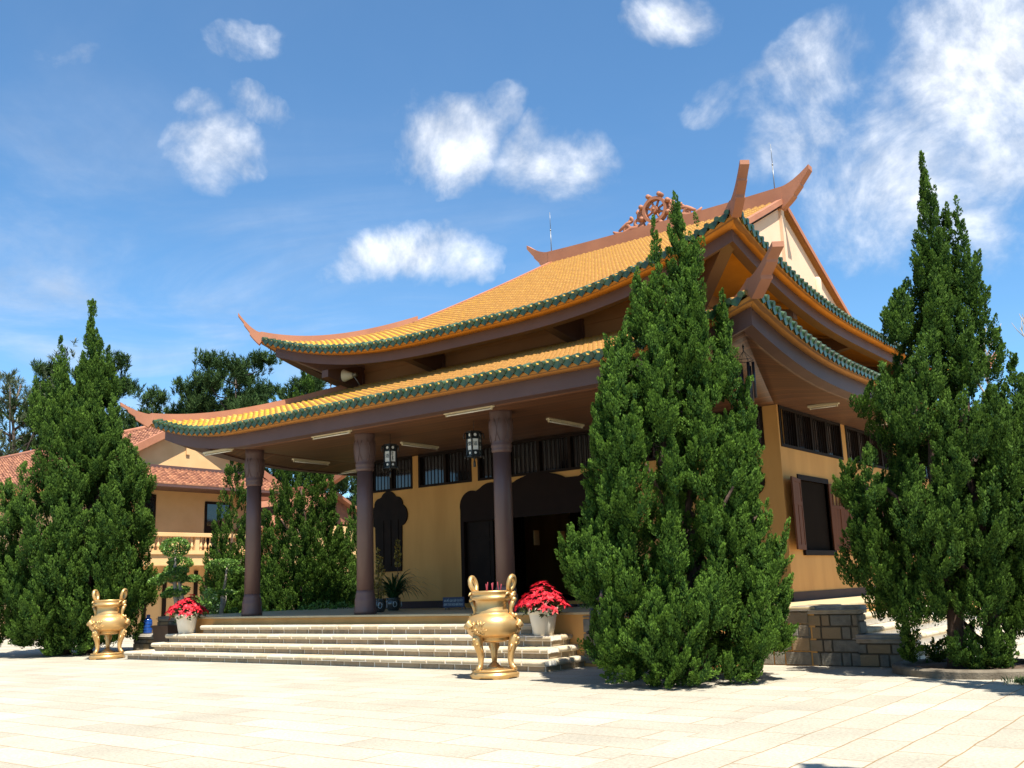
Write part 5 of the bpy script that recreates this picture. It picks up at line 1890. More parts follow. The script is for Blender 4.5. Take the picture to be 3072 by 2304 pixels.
# potted fig bonsai beside the steps
FB = (-26.05, 17.35, 0)
mb = MB(FB)
mb.bbox(FB[0] - .30, FB[0] + .30, FB[1] - .26, FB[1] + .26, 0, .335, .02)
tag(mb.build('plinth', MT['granite']), 'grey block under the brown pot of the fig bonsai', 'plinth')
px, py = FB[0], FB[1]
pot = empty('bonsai_pot', (px, py, .335))
tag(pot, 'square brown ceramic pot on a stone block, holding the large fig bonsai', 'pot')
mb = MB()
vs = []
for (w, d, z) in ((.34, .26, 0), (.40, .31, .40), (.43, .34, .40), (.43, .34, .45), (.37, .28, .45), (.36, .27, .40)):
    vs += [(-w, -d, z), (w, -d, z), (w, d, z), (-w, d, z)]
fs = [(3, 2, 1, 0)]
for k in range(5):
    for i in range(4):
        j = (i + 1) % 4
        fs.append((k * 4 + i, k * 4 + j, k * 4 + 4 + j, k * 4 + 4 + i))
mb.add(vs, fs)
mb.build('pot_body', MT['pot_brown'], pot)
mb = MB()
mb.box(-.36, .36, -.27, .27, .36, .415)
mb.build('soil', MT['soil'], pot)
SC = 1.0
pad_tree('fig_bonsai', 'tall fig bonsai with cloud shaped leaf pads in the square brown pot', 'bonsai', (px, py, .75),
         [(.10, 0, 2.28, .44, .30), (.02, .1, 1.86, .2, .12), (.02, 0, 1.42, .46, .16), (-.42, 0, 1.30, .26, .12), (.22, 0, 1.58, .3, .12),
          (.12, 0, .95, .34, .11), (-.12, .05, .90, .2, .09), (.3, .1, 1.35, .2, .12)],
         [([(.30, 0, -.05), (.28, 0, .3), (.25, 0, .55)], (.16, .12)), ([(.24, 0, .5), (.14, .02, .85), (.12, 0, 1.3), (.10, 0, 2.2)], (.085, .035)),
          ([(.27, 0, .5), (.36, .02, .75), (.28, 0, 1.1), (.2, 0, 1.5)], (.08, .03)), ([(.12, 0, 1.2), (-.1, 0, 1.3), (-.4, 0, 1.28)], (.03, .015)),
          ([(.3, 0, .05), (.18, -.1, -.12), (.10, -.12, -.28)], (.05, .02)), ([(.32, 0, .05), (.42, -.08, -.12), (.46, -.1, -.3)], (.05, .02)), ([(.3, 0, .02), (.3, -.14, -.1), (.28, -.18, -.3)], (.04, .02))],
         .085, 4200, 61)
pad_tree('fig_bonsai', 'smaller fig bonsai with two leaf pads left of the leftmost column', 'bonsai', (-26.75, 19.3, .45),
         [(.35, 0, 2.12, .5, .14), (.75, 0, 1.9, .26, .12), (.45, 0, 1.22, .32, .09), (.05, 0, 2.0, .3, .10), (.7, 0, .62, .16, .12)],
         [([(.25, 0, -.4), (.3, 0, .5), (.34, 0, 1.1)], (.09, .06)), ([(.34, 0, 1.1), (.42, 0, 1.6), (.45, 0, 2.05)], (.05, .025)), ([(.3, 0, .5), (.42, 0, .9), (.45, 0, 1.2)], (.04, .02))],
         .085, 3600, 62)
pad_tree('fig_bonsai', 'fig bonsai with a flat leaf pad behind the far gold urn and blue bottle', 'bonsai', (-28.4, 19.2, .45),
         [(.05, 0, 2.2, .40, .22), (-.25, 0, 2.0, .25, .15), (.0, 0, 1.35, .38, .16), (.45, 0, 1.7, .3, .12)],
         [([(.05, 0, -.45), (.03, 0, .6), (.06, 0, 1.2), (.05, 0, 2.1)], (.12, .035)), ([(.05, 0, .1), (-.15, 0, -.05), (-.22, 0, -.25)], (.05, .02)), ([(.05, 0, .1), (.2, 0, -.05), (.28, 0, -.25)], (.05, .02))],
         .085, 3600, 63)
mb = MB((-28.4, 19.2, 0))
mb.lathe([(.34, 0), (.44, .38), (.46, .38), (.46, .43), (.40, .43), (.38, .36)], (-28.4, 19.2, 0), 20)
o = mb.build('plant_pot', MT['pot_brown'])
tag(o, 'round brown pot holding the fig bonsai behind the blue bottle', 'pot')
pad_tree('topiary_bush', 'dark green dome shaped clipped bush behind the blue bottle', 'bush', (-27.75, 19.9, 0),
         [(0, 0, .95, .42, .9), (0, 0, .7, .45, .6), (.05, 0, .4, .4, .4)], [([(0, 0, -.03), (0, 0, .9)], (.05, .03))], .06, 2600, 64, 'shade_leaf', 'bark', trunk='stem')
pad_tree('shrub', 'small leafy shrub on the dark stone wall left of the fig bonsai', 'shrub', (-26.75, 18.5, 1.0),
         [(.1, 0, .42, .26, .14), (-.12, 0, .38, .2, .12), (.42, .1, .3, .24, .16)],
         [([(.0, 0, 0), (.05, 0, .4)], (.02, .012)), ([(.05, 0, 0), (-.12, 0, .36)], (.018, .01)), ([(.3, .1, 0), (.42, .1, .3)], (.02, .01))], .085, 3000, 65, trunk='stem')
mb = MB((-26.7, 18.5, 0))
mb.bbox(-27.1, -26.0, 18.25, 18.8, 0, 1.0, .02)
tag(mb.build('planter_box', MT['granite']), 'stone planter box behind the dark stepped wall, under the small shrub', 'planter')
for i, (la, x, y, s) in enumerate((('low shrub growing at the foot of the conifer between the left columns', -24.6, 22.0, 1.1), ('low pale leafed shrub behind the platform edge near the leftmost column', -26.2, 20.6, .9))):
    pad_tree('shrub', la, 'shrub', (x, y, 0), [(0, 0, .9 * s, .5, .35), (.6, .1, .8 * s, .5, .4), (-.5, 0, .8 * s, .45, .35), (.1, 0, .4, .8, .3)],
             [([(0, 0, -.03), (0, 0, .8)], (.04, .02))], .11, 500, 66 + i, 'fig', 'bark', trunk='stem')

# round kerbed bed under the right conifer
kb = Vector((-4.1, 17.25, 0))
bed = empty('tree_bed', kb)
tag(bed, 'low round stone kerb filled with soil around the right conifer', 'planter')
mb = MB(kb)
vs, fs = [], []
n = 48
for k in range(n):
    a = 2 * PI * k / n
    for rr, z in ((1.22, 0), (1.22, .10), (1.19, .13), (1.07, .13), (1.05, .11), (1.05, 0)):
        vs.append((kb.x + rr * math.cos(a), kb.y + rr * math.sin(a), z))
for k in range(n):
    k2 = (k + 1) % n
    for i in range(5):
        fs.append((k * 6 + i, k2 * 6 + i, k2 * 6 + i + 1, k * 6 + i + 1))
mb.add(vs, fs, 0, .5)
mb.build('kerb', MT['kerb'], bed)
mb = MB(kb)
mb.lathe([(0.02, .09), (.6, .085), (1.06, .07)], tuple(kb), 40, close=False)
mb.build('soil', MT['soil'], bed)
rs = np.random.RandomState(5)
n = 1500
P = np.stack([-2.75 + rs.normal(size=n) * .22, 15.62 + rs.normal(size=n) * .12, np.full(n, .05)], 1)
D = unit(rs.normal(size=(n, 3)) * .4 + np.array([0, 0, 1]))
V, Q = leaf_cloud(P, D, .12 * rs.uniform(.6, 1.3, n), rs, .12)
g = npmesh('grass', V, Q, MT['grass'], None, np.repeat(rs.rand(n), 4))
tag(g, 'tuft of short grass in the paving at the right edge', 'grass', kind='stuff')

# ------------------------------------------------------------------ gold urns
UPROF = [(.30, .72), (.40, .74), (.47, .80), (.505, .88), (.515, .95), (.50, 1.02), (.46, 1.08), (.40, 1.13), (.345, 1.16), (.335, 1.18), (.34, 1.20), (.325, 1.22),
         (.322, 1.36), (.33, 1.40), (.385, 1.41), (.40, 1.43), (.40, 1.46), (.385, 1.47), (.385, 1.53), (.40, 1.54), (.40, 1.565), (.36, 1.57), (.355, 1.50), (.02, 1.49)]


def make_urn(base, label):
    t = empty('incense_urn', base)
    tag(t, label, 'urn', 'gold incense urns before the steps')
    mb = MB()
    mb.lathe([(.05, .62), (.20, .64), (.33, .68)] + [(r, z) for r, z in UPROF], (0, 0, 0), 48)
    body = mb.build('bowl', MT['gold'], t)
    mb = MB()
    rs_ = random.Random(3)
    # raised lotus spray on two sides of the bowl
    for a0 in (R(245), R(20)):
        mb = MB()

        def on(a, z, off=.012):
            r = .515 * math.sqrt(max(.05, 1 - ((z - .93) / .30) ** 2)) if True else .5
            r = min(r, .52)
            return Vector((r * math.cos(a) + off * math.cos(a), r * math.sin(a) + off * math.sin(a), z))
        for i in range(9):
            q = (i - 4) / 4
            tip = (a0 + q * .30, 1.06 - abs(q) * .10)
            root = (a0 + q * .05, .90)
            pts = [on(root[0] + (tip[0] - root[0]) * k / 5, root[1] + (tip[1] - root[1]) * k / 5, .012 + .02 * math.sin(PI * k / 5)) for k in range(6)]
            mb.tube(pts, [.012, .026, .032, .028, .018, .005], 6)
        for i in range(14):
            da, z = rs_.uniform(-.1, .75), rs_.uniform(.78, 1.0)
            l = rs_.uniform(.08, .22)
            dz = rs_.uniform(-.05, .08)
            pts = [on(a0 + da + l * k / 4, z + dz * math.sin(k), .01) for k in range(5)]
            mb.tube(pts, [.006, .014, .017, .012, .004], 6)
        mb.build('lotus_relief', MT['gold'], body)
    mb = MB()
    for a0 in (R(8), R(188)):
        ca, sa = math.cos(a0), math.sin(a0)
        # loop handle standing on the rim
        pts = []
        for i in range(15):
            q = i / 14
            th = R(-62) - R(236) * (1 - q) + R(0)
            w, z = .10 * math.cos(R(-62 + 304 * q)), 1.70 + .125 * math.sin(R(-62 + 304 * q))
            rr = .385 + .06 * math.sin(PI * q)
            pts.append((rr * ca - w * sa, rr * sa + w * ca, z))
        pts = [(.375 * ca - .02 * sa, .375 * sa + .02 * ca, 1.55)] + pts + [(.375 * ca + .02 * sa, .375 * sa - .02 * ca, 1.55)]
        mb = MB()
        mb.tube(pts, [.045] * len(pts), 9)
        mb.build('handle', MT['gold'], t)
    for a0 in (R(8), R(188)):
        ca, sa = math.cos(a0), math.sin(a0)
        mb = MB()
        mb.ball((.42 * ca, .42 * sa, 1.47), .07, sub=2, sc=(1, 1, .85))
        mb.ball((.46 * ca, .46 * sa, 1.40), .055, sub=2)
        for sgn in (-1, 1):
            mb.tube([(.41 * ca - sgn * .03 * sa, .41 * sa + sgn * .03 * ca, 1.5), (.41 * ca - sgn * .12 * sa, .41 * sa + sgn * .12 * ca, 1.53), (.40 * ca - sgn * .2 * sa, .40 * sa + sgn * .2 * ca, 1.49)], [.03, .03, .012], 7)
        mb.tube([(.45 * ca, .45 * sa, 1.38), (.40 * ca, .40 * sa, 1.26), (.39 * ca, .39 * sa, 1.17), (.45 * ca, .45 * sa, 1.10), (.49 * ca, .49 * sa, 1.12)], [.05, .045, .035, .032, .03], 9)
        mb.ball((.49 * ca, .49 * sa, 1.115), .04, sub=2)
        mb.build('beast_mask', MT['gold'], t)
    for a0 in (R(-98), R(14), R(128)):
        ca, sa = math.cos(a0), math.sin(a0)
        mb = MB()
        pr = [(.36, .80, .07), (.405, .74, .095), (.41, .66, .10), (.385, .58, .085), (.355, .48, .07), (.335, .36, .058), (.34, .28, .05), (.37, .21, .05), (.41, .185, .055), (.435, .205, .045)]
        mb.tube([(r * ca, r * sa, z) for r, z, w in pr], [w for r, z, w in pr], 10)
        mb.ball((.50 * ca, .50 * sa, .70), .038, sub=1)
        for sgn in (-1, 1):
            mb.ball((.48 * ca - sgn * .055 * sa, .48 * sa + sgn * .055 * ca, .62), .03, sub=1)
            mb.ball((.47 * ca - sgn * .045 * sa, .47 * sa + sgn * .045 * ca, .73), .024, sub=1)
            mb.tube([(.40 * ca - sgn * .07 * sa, .40 * sa + sgn * .07 * ca, .60), (.38 * ca - sgn * .085 * sa, .38 * sa + sgn * .085 * ca, .53), (.35 * ca - sgn * .06 * sa, .35 * sa + sgn * .06 * ca, .47)], [.03, .022, .01], 6)
        for k in range(4):
            mb.tube([(.45 * ca + (k - 1.5) * .035 * -sa, .45 * sa + (k - 1.5) * .035 * ca, .78), (.47 * ca + (k - 1.5) * .04 * -sa, .47 * sa + (k - 1.5) * .04 * ca, .83)], [.018, .006], 6)
        mb.build('leg', MT['gold'], t)
    mb = MB()
    n = 72
    prof = [(.02, .165), (.38, .16), (.425, .155), (.43, .135), (.415, .125), (.41, .115), (.44, .095), (.462, .075), (.462, .05), (.45, .02)]
    vs, fs = [], []
    for k in range(n):
        a = 2 * PI * k / n
        c = math.cos(a * 5)
        cut = max(0, min(1, (c - .25) / .2)) * .055 + (.012 if c > .1 and c < .3 else 0)
        for r, z in prof:
            vs.append((r * math.cos(a), r * math.sin(a), z))
        vs.append((.445 * math.cos(a), .445 * math.sin(a), cut))
        vs.append((.40 * math.cos(a), .40 * math.sin(a), cut))
        vs.append((.38 * math.cos(a), .38 * math.sin(a), .11))
    m = len(prof) + 3
    for k in range(n):
        k2 = (k + 1) % n
        for i in range(m - 1):
            fs.append((k * m + i, k2 * m + i, k2 * m + i + 1, k * m + i + 1))
    mb.add(vs, fs, 0, .5, True)
    mb.tube([(0, 0, .16), (0, 0, .21), (0, 0, .3)], [.20, .12, .03], 16)
    mb.build('stand', MT['gold'], t)
    mb = MB()
    mb.lathe([(.02, 1.545), (.15, 1.55), (.30, 1.53), (.354, 1.51)], (0, 0, 0), 24, close=False)
    mb.build('ash', MT['ash'], t)
    return t


U1 = make_urn((-11.32, 14.12, 0), 'large gold incense urn holding red sticks, before the right end of the steps')
U1.scale = (.95, .95, .96)
U2 = copy_tree(U1)
U2.scale = (1.0, 1.0, 1.0)
U2.location = (-25.75, 15.25, 0)
U2.rotation_euler = (0, 0, R(20))
U2['label'] = 'far gold incense urn at left in front of the broad conifer'
for i, (dx, dy, h, a, b) in enumerate(((-.16, .05, .20, .02, 0), (-.11, -.02, .17, -.03, .02), (.0, .0, .19, .02, 0), (.03, -.03, .18, 0, -.02), (.13, .02, .2, -.02, 0), (.18, .0, .16, .03, 0))):
    mb = MB()
    mb.tube([(0, 0, -.02), (a * .5, b * .5, h * .5), (a, b, h)], .0065, 6)
    o = mb.build('incense_stick', MT['incense'])
    o.location = (-11.32 + dx, 14.12 + dy, 1.46)
    tag(o, 'thin red incense stick standing in the ash of the near gold urn', 'incense stick', 'incense sticks in the near urn')


# ------------------------------------------------------------------ poinsettias in white pots
def poinsettia(loc, label_pot, label_plant, seed):
    t = empty('flower_pot', loc)
    tag(t, label_pot, 'pot', 'white flower pots at the ends of the steps')
    mb = MB()
    mb.lathe([(.19, 0), (.20, .01), (.272, .40), (.272, .405), (.295, .41), (.31, .53), (.295, .53), (.28, .42), (.27, .41), (.02, .40)], (0, 0, 0), 40)
    mb.build('pot_body', MT['pot_white'], t)
    mb = MB()
    mb.lathe([(.02, .47), (.285, .465)], (0, 0, 0), 24, close=False)
    mb.build('soil', MT['soil'], t)
    rs = np.random.RandomState(seed)
    pl = empty('poinsettia', (loc[0], loc[1], loc[2] + .46))
    tag(pl, label_plant, 'flower')
    n = 62
    heads = []
    for i in range(n):
        a = i * 2.39996
        r = .52 * math.sqrt((i + .5) / n)
        z = .36 - .30 * (r / .52) ** 2.6 + rs.normal() * .05 + (.10 if r < .2 else 0)
        heads.append((r * math.cos(a) * 1.0, r * math.sin(a), z))
    V, Q, T = [], [], []
    GV, GQ, GT = [], [], []

    def blade(VV, QQ, TT, c, d, nrm, ln, w, tint):
        d = d / np.linalg.norm(d)
        s = np.cross(d, nrm)
        s /= np.linalg.norm(s) + 1e-9
        nn = np.cross(s, d)
        o = len(VV)
        pts = [c, c + d * ln * .4 + s * w * .5 + nn * .012, c + d * ln + nn * -.02, c + d * ln * .4 - s * w * .5 + nn * .012]
        VV.extend(pts)
        QQ.append((o, o + 1, o + 2, o + 3))
        TT.extend([tint] * 4)
    mb = MB()
    for (x, y, z) in heads:
        c = np.array([x, y, z])
        out = np.array([x, y, .45])
        out /= np.linalg.norm(out)
        for ring, (m, ln, lift) in enumerate(((6, .13, .15), (5, .085, .55))):
            for k in range(m):
                a = 2 * PI * k / m + rs.rand() * .5
                u = np.cross(out, [0.1, .2, 1])
                u /= np.linalg.norm(u)
                v = np.cross(out, u)
                d = u * math.cos(a) + v * math.sin(a) + out * (lift + rs.normal() * .2)
                blade(V, Q, T, c, d, out, ln * rs.uniform(.75, 1.2), .062, float(np.clip(.5 + rs.normal() * .3, 0, 1)))
        for k in range(5):
            a = rs.rand() * 2 * PI
            d = np.array([math.cos(a), math.sin(a), -.2 + rs.normal() * .3])
            blade(GV, GQ, GT, c - out * rs.uniform(.06, .22), d, out, .12, .055, rs.rand() ** 1.5)
        mb.tube([(x * .15, y * .15, -.05), (x * .6, y * .6, z * .45), (x, y, z)], .007, 5)
    npmesh('bracts', np.array(V), np.array(Q), MT['poinsettia'], pl, T)
    npmesh('leaves', np.array(GV), np.array(GQ), MT['leaf_green'], pl, GT)
    mb.build('stems', MT['leaf_green'], pl)


poinsettia((-11.62, 16.06, .618), 'white tapered pot on the right end of the steps beside the near urn', 'red poinsettia in the white pot by the near urn', 1)
poinsettia((-23.42, 16.12, .618), 'white tapered pot on the left end of the steps', 'red poinsettia in the white pot at the left end of the steps', 2)

# blue water bottle
mb = MB((-28.0, 17.9, .54))
mb.lathe([(.10, 0), (.125, .015), (.13, .06), (.122, .075), (.13, .09), (.13, .15), (.122, .165), (.13, .18), (.13, .24), (.122, .255), (.13, .27), (.13, .33), (.122, .345), (.128, .36), (.12, .41), (.08, .46), (.055, .48), (.055, .54), (.06, .545), (.06, .57), (.02, .575)],
         (-28.0, 17.9, .502), 28)
o = mb.build('water_bottle', MT['blue'])
tag(o, 'ribbed blue water bottle standing on the low dark wall behind the far urn', 'bottle')
mb = MB((-28.0, 17.9, .5))

# ------------------------------------------------------------------ fluorescent battens on the porch ceiling
def batten(name_loc, ang, ln, label):
    x, y, z = name_loc
    t = empty('fluorescent_light', (x, y, z))
    t.rotation_euler = (0, 0, ang)
    tag(t, label, 'light', 'fluorescent lights on the porch ceiling')
    mb = MB()
    mb.bbox(-ln / 2, ln / 2, -.045, .045, -.055, .0, .008)
    mb.build('housing', MT['tube'], t)
    mb = MB()
    mb.tube([(-ln / 2 + .06, -.0, -.085), (ln / 2 - .06, -.0, -.085)], .016, 8)
    mb.build('tube', MT['white'], t)
    for s in (-1, 1):
        mb = MB()
        mb.box(s * ln / 2 - s * .05 - .012, s * ln / 2 - s * .05 + .012, -.02, .02, -.105, -.055)
        mb.build('lamp_holder', MT['tube'], t)


batten((-13.38, 16.06, 5.35), 0, 1.37, 'pale fluorescent light along the beam left of the third column')
batten((-17.71, 16.06, 5.35), 0, 1.37, 'pale fluorescent light along the beam left of the second column')
batten((-22.15, 16.06, 5.41), 0, 1.25, 'pale fluorescent light along the beam left of the leftmost column')
batten((-17.9, 19.4, 5.395), PI / 2, 1.45, 'pale fluorescent light crosswise between the two hanging lanterns')
batten((-13.07, 19.3, 5.395), PI / 2, 1.5, 'pale fluorescent light crosswise right of the third column')
batten((-22.2, 19.35, 5.395), PI / 2, 1.4, 'pale fluorescent light crosswise between the first and second columns')
batten((-23.4, 21.9, 5.385), 0, .95, 'pale fluorescent light partly hidden by the second column')
batten((-7.70, 21.8, 5.385), 0, .72, 'pale fluorescent light on the right side ceiling above the open window')
batten((-7.6, 25.6, 5.385), 0, .72, 'pale fluorescent light on the right side ceiling, half behind the right conifer')


# ------------------------------------------------------------------ lanterns
def lantern(loc, rot, texts, label):
    t = empty('lantern', loc)
    t.rotation_euler = (0, 0, rot)
    tag(t, label, 'lantern', 'black lanterns hanging from the porch ceiling')
    mb = MB()
    mb.tube([(0, 0, .30), (0, 0, .62)], .007, 6)
    mb.tube([(0, 0, .285), (0, 0, .32)], .03, 8)
    mb.build('cord', MT['black'], t)
    mb = MB()
    Rr = .165
    for k in range(6):
        a = PI / 3 * k
        p = Vector((Rr * math.cos(a), Rr * math.sin(a), 0))
        mb.box(p.x - .014, p.x + .014, p.y - .014, p.y + .014, -.28, .28)
        q = Vector((1.45 * Rr * math.cos(a), 1.45 * Rr * math.sin(a), 0))
        mb.tube([(p.x, p.y, .27), (q.x * .92, q.y * .92, .25), (q.x, q.y, .20), (q.x * .98, q.y * .98, .13)], [.016, .016, .014, .02], 6)
        mb.tube([(p.x, p.y, -.26), (q.x * .9, q.y * .9, -.27), (q.x * .92, q.y * .92, -.33)], [.014, .014, .02], 6)
    for z0, z1, r in ((.27, .30, .19), (.13, .155, .18), (-.17, -.145, .18), (-.30, -.27, .19)):
        vs = [(r * math.cos(PI / 3 * k), r * math.sin(PI / 3 * k), z) for z in (z0, z1) for k in range(6)]
        mb.add(vs, [tuple(range(6))[::-1], tuple(range(6, 12))] + [(k, (k + 1) % 6, 6 + (k + 1) % 6, 6 + k) for k in range(6)], 0, .5)
    mb.build('frame', MT['black'], t)
    for k in range(6):
        a = PI / 3 * (k + .5)
        n = Vector((math.cos(a), math.sin(a), 0))
        s = Vector((-n.y, n.x, 0))
        rin = Rr * math.cos(PI / 6) - .008
        mb = MB()
        c = n * rin
        w = .066
        for z0, z1 in ((-.135, .12),):
            mb.add([c - s * w + Vector((0, 0, z0)), c + s * w + Vector((0, 0, z0)), c + s * w + Vector((0, 0, z1)), c - s * w + Vector((0, 0, z1))], [(0, 1, 2, 3)], 0, .5)
        for zc, rd in ((.213, .035), (-.205, .03)):
            mb.add([c + s * rd * math.cos(2 * PI * i / 16) + Vector((0, 0, zc + rd * math.sin(2 * PI * i / 16))) for i in range(16)], [tuple(range(16))], 0, .5)
            b0 = c - n * .006
            mb2 = None
        pn = mb.build('panel', MT['paper'], t)
        mb = MB()
        c2 = n * (rin - .01)
        for z0, z1 in ((.15, .275), (-.275, -.16)):
            mb.add([c2 - s * .075 + Vector((0, 0, z0)), c2 + s * .075 + Vector((0, 0, z0)), c2 + s * .075 + Vector((0, 0, z1)), c2 - s * .075 + Vector((0, 0, z1))], [(0, 1, 2, 3)], 0, .5)
        mb.build('fretwork', MT['black'], t)
        ch = texts[k % len(texts)]
        if ch:
            tx = text_mesh('character', ch, .11, MT['black'], pn)
            m = Matrix((s.to_4d(), Vector((0, 0, 1, 0)), n.to_4d(), Vector((0, 0, 0, 1)))).transposed()
            m.translation = c + n * .004 + Vector((0, 0, .0))
            tx.matrix_basis = m
        else:
            mb = MB()
            rr = random.Random(k)
            x, z = -.03, -.12
            for i in range(7):
                x2, z2 = x + rr.uniform(-.02, .03), z + .033
                mb.tube([c + s * x + Vector((0, 0, z)) + n * .003, c + s * x2 + Vector((0, 0, z2)) + n * .003], .005, 5)
                for q in range(3):
                    mb.ball(tuple(c + s * (x2 + rr.uniform(-.03, .03)) + Vector((0, 0, z2 + rr.uniform(-.02, .02))) + n * .003), .007, sub=1)
                x, z = x2, z2
            mb.build('painted_branch', MT['black'], pn)
    mb = MB()
    mb.tube([(0, 0, -.27), (0, 0, -.36)], [.05, .012], 8)
    mb.tube([(0, 0, -.36), (0, 0, -.40), (0, 0, -.52)], [.01, .025, .032], 8)
    mb.build('tassel', MT['black'], t)


lantern((-17.05, 17.4, 4.80), R(12), ['道', ''], 'black six sided lantern with white panels hanging beside the second column')
lantern((-14.36, 17.4, 4.80), R(-8), ['樂', '道'], 'black six sided lantern with a written character hanging left of the third column')

# ------------------------------------------------------------------ small fittings
for (x, lab) in ((-19.75, 'thin lightning rod on the left end of the roof ridge'), (-11.03, 'thin lightning rod on the right end of the roof ridge')):
    mb = MB((x, YM, 13.55))
    mb.tube([(x, YM, 13.55), (x, YM, 14.5)], .017, 6)
    mb.tube([(x, YM, 14.5), (x, YM, 15.2)], .010, 6)
    mb.tube([(x, YM, 14.47), (x, YM, 14.53)], .024, 6)
    tag(mb.build('lightning_rod', MT['steel']), lab, 'lightning rod', 'lightning rods on the ridge')

sp = empty('horn_loudspeaker', (-20.55, 19.25, 7.62))
tag(sp, 'white horn loudspeaker on the lower roof under the upper eave at left', 'loudspeaker')
mb = MB()
mb.lathe([(.185, 0), (.19, .01), (.165, .06), (.115, .18), (.085, .27), (.05, .30)], (0, 0, 0), 24, close=False)
mb.lathe([(.18, .012), (.10, .17), (.07, .24), (.01, .25)], (0, 0, 0), 24, close=False)
hn = mb.build('horn', MT['white'], sp)
hn.rotation_euler = Vector((1.0, .35, -.05)).to_track_quat('Z', 'Y').to_euler()
hn.location = (-.1, -.05, .05)
mb = MB()
mb.tube([(.18, .05, .04), (.25, .12, -.1), (.3, .2, -.25)], .02, 6)
mb.tube([(.16, .04, .05), (.30, .09, .05)], .06, 12)
mb.build('mount', MT['steel'], sp)

wc = Vector((-7.2, 16.5, 5.75))
t = empty('wind_chime', wc)
tag(t, 'wind chime of long black tubes hanging at the right corner of the porch', 'wind chime')
mb = MB(wc)
mb.tube([wc, wc + Vector((0, 0, -.12))], .012, 6)
mb.ball(tuple(wc + Vector((0, 0, -.04))), .025, sub=1)
for k in range(6):
    a = PI / 3 * k + .3
    mb.tube([wc + Vector((0, 0, -.12)), wc + Vector((.15 * math.cos(a), .15 * math.sin(a), -.30))], .004, 4)
mb.tube([wc + Vector((.15 * math.cos(2 * PI * i / 24), .15 * math.sin(2 * PI * i / 24), -.30)) for i in range(25)], .006, 5)
mb.build('hanger', MT['chime'], t)
for k in range(6):
    a = PI / 3 * k + .3
    c = wc + Vector((.15 * math.cos(a), .15 * math.sin(a), 0))
    z1 = -.30 - .02 * ((k * 2) % 3)
    mb = MB(wc)
    mb.tube([c + Vector((0, 0, -.30)), c + Vector((0, 0, z1 - .04))], .004, 4)
    mb.tube([c + Vector((0, 0, z1 - .04)), c + Vector((0, 0, -1.0 - .045 * k))], .026, 10)
    mb.build('chime_tube', MT['chime'], t)

# notice on the porch floor
sg = empty('notice_sign', (-16.95, 19.55, ZP))
sg.rotation_euler = (0, 0, 0)
tag(sg, 'small blue grey notice with white capitals standing on the porch floor left of the doorway', 'sign')
mb = MB()
mb.bbox(-.36, .36, -.012, .012, .05, .31, .005)
bd = mb.build('board', MT['sign_blue'], sg)
for s in (-1, 1):
    mb = MB()
    mb.tube([(s * .28, 0, .0), (s * .28, 0, .06)], .015, 6)
    mb.tube([(s * .28, 0, .2), (s * .28, .15, .0)], .012, 6)
    mb.build('leg', MT['steel'], sg)
for body, z, wdt in (('XIN ĐỂ GIÀY DÉP TẠI ĐÂY', .215, .64), ('LEAVE YOUR SHOES HERE PLEASE', .125, .64)):
    tx = text_mesh('lettering', body, .085, MT['sign_white'], bd)
    xs = [v.co.x for v in tx.data.vertices]
    k = wdt / max(.01, (max(xs) - min(xs)))
    tx.scale = (k, 1.0, 1)
    tx.rotation_euler = (PI / 2, 0, 0)
    tx.location = (0, -.016, z)


# potted plants on the porch
def pot_and_plant(loc, label):
    mb = MB(loc)
    mb.lathe([(.13, 0), (.15, .02), (.20, .10), (.21, .20), (.19, .28), (.18, .29), (.20, .31), (.20, .34), (.17, .34), (.165, .29), (.02, .28)], loc, 28)
    o = mb.build('glazed_pot', MT['glaze_pot'])
    tag(o, label, 'pot')
    mb = MB(loc)
    for k in range(5):
        a = 2 * PI * k / 5 - .6
        c = Vector(loc) + Vector((.212 * math.cos(a), .212 * math.sin(a), .17))
        s = Vector((-math.sin(a), math.cos(a), 0))
        mb.tube([c + s * .05 * math.cos(2 * PI * i / 14) + Vector((0, 0, .07 * math.sin(2 * PI * i / 14))) for i in range(15)], .006, 5)
    mb.build('medallion', MT['paper'], o)


pot_and_plant((-18.3, 18.2, ZP), 'dark glazed pot with pale medallions just right of the second column')
pot_and_plant((-18.95, 19.4, ZP), 'dark glazed pot of the long leaved plant, behind the medallion pot')


def strap_plant(loc, label, n, ln, seed, mat, name='spider_plant', droop=1.0, w=.035):
    rs = np.random.RandomState(seed)
    t = empty(name, loc)
    tag(t, label, 'plant')
    V, Q, T = [], [], []
    for i in range(n):
        a = rs.rand() * 2 * PI
        l = ln * rs.uniform(.6, 1.15)
        e = rs.uniform(.7, 1.35)
        tint = rs.rand()
        d = np.array([math.cos(a), math.sin(a), 0])
        s = np.array([-d[1], d[0], 0])
        p = np.array([0, 0, 0.0]) + d * rs.uniform(0, .08)
        ang = e
        o = len(V)
        for k in range(8):
            ww = w * (1 - (k / 7) ** 2) + .003
            V.extend([p + s * ww * .5, p - s * ww * .5])
            T.extend([tint, tint])
            p = p + (d * math.cos(ang) + np.array([0, 0, math.sin(ang)])) * l / 7
            ang -= droop * (.22 + .12 * k / 7)
            if p[2] < -.25:
                p[2] = -.25
        for k in range(7):
            b = o + k * 2
            Q.append((b, b + 1, b + 3, b + 2))
    npmesh('leaves', np.array(V), np.array(Q), MT[mat], t, T)
    return t


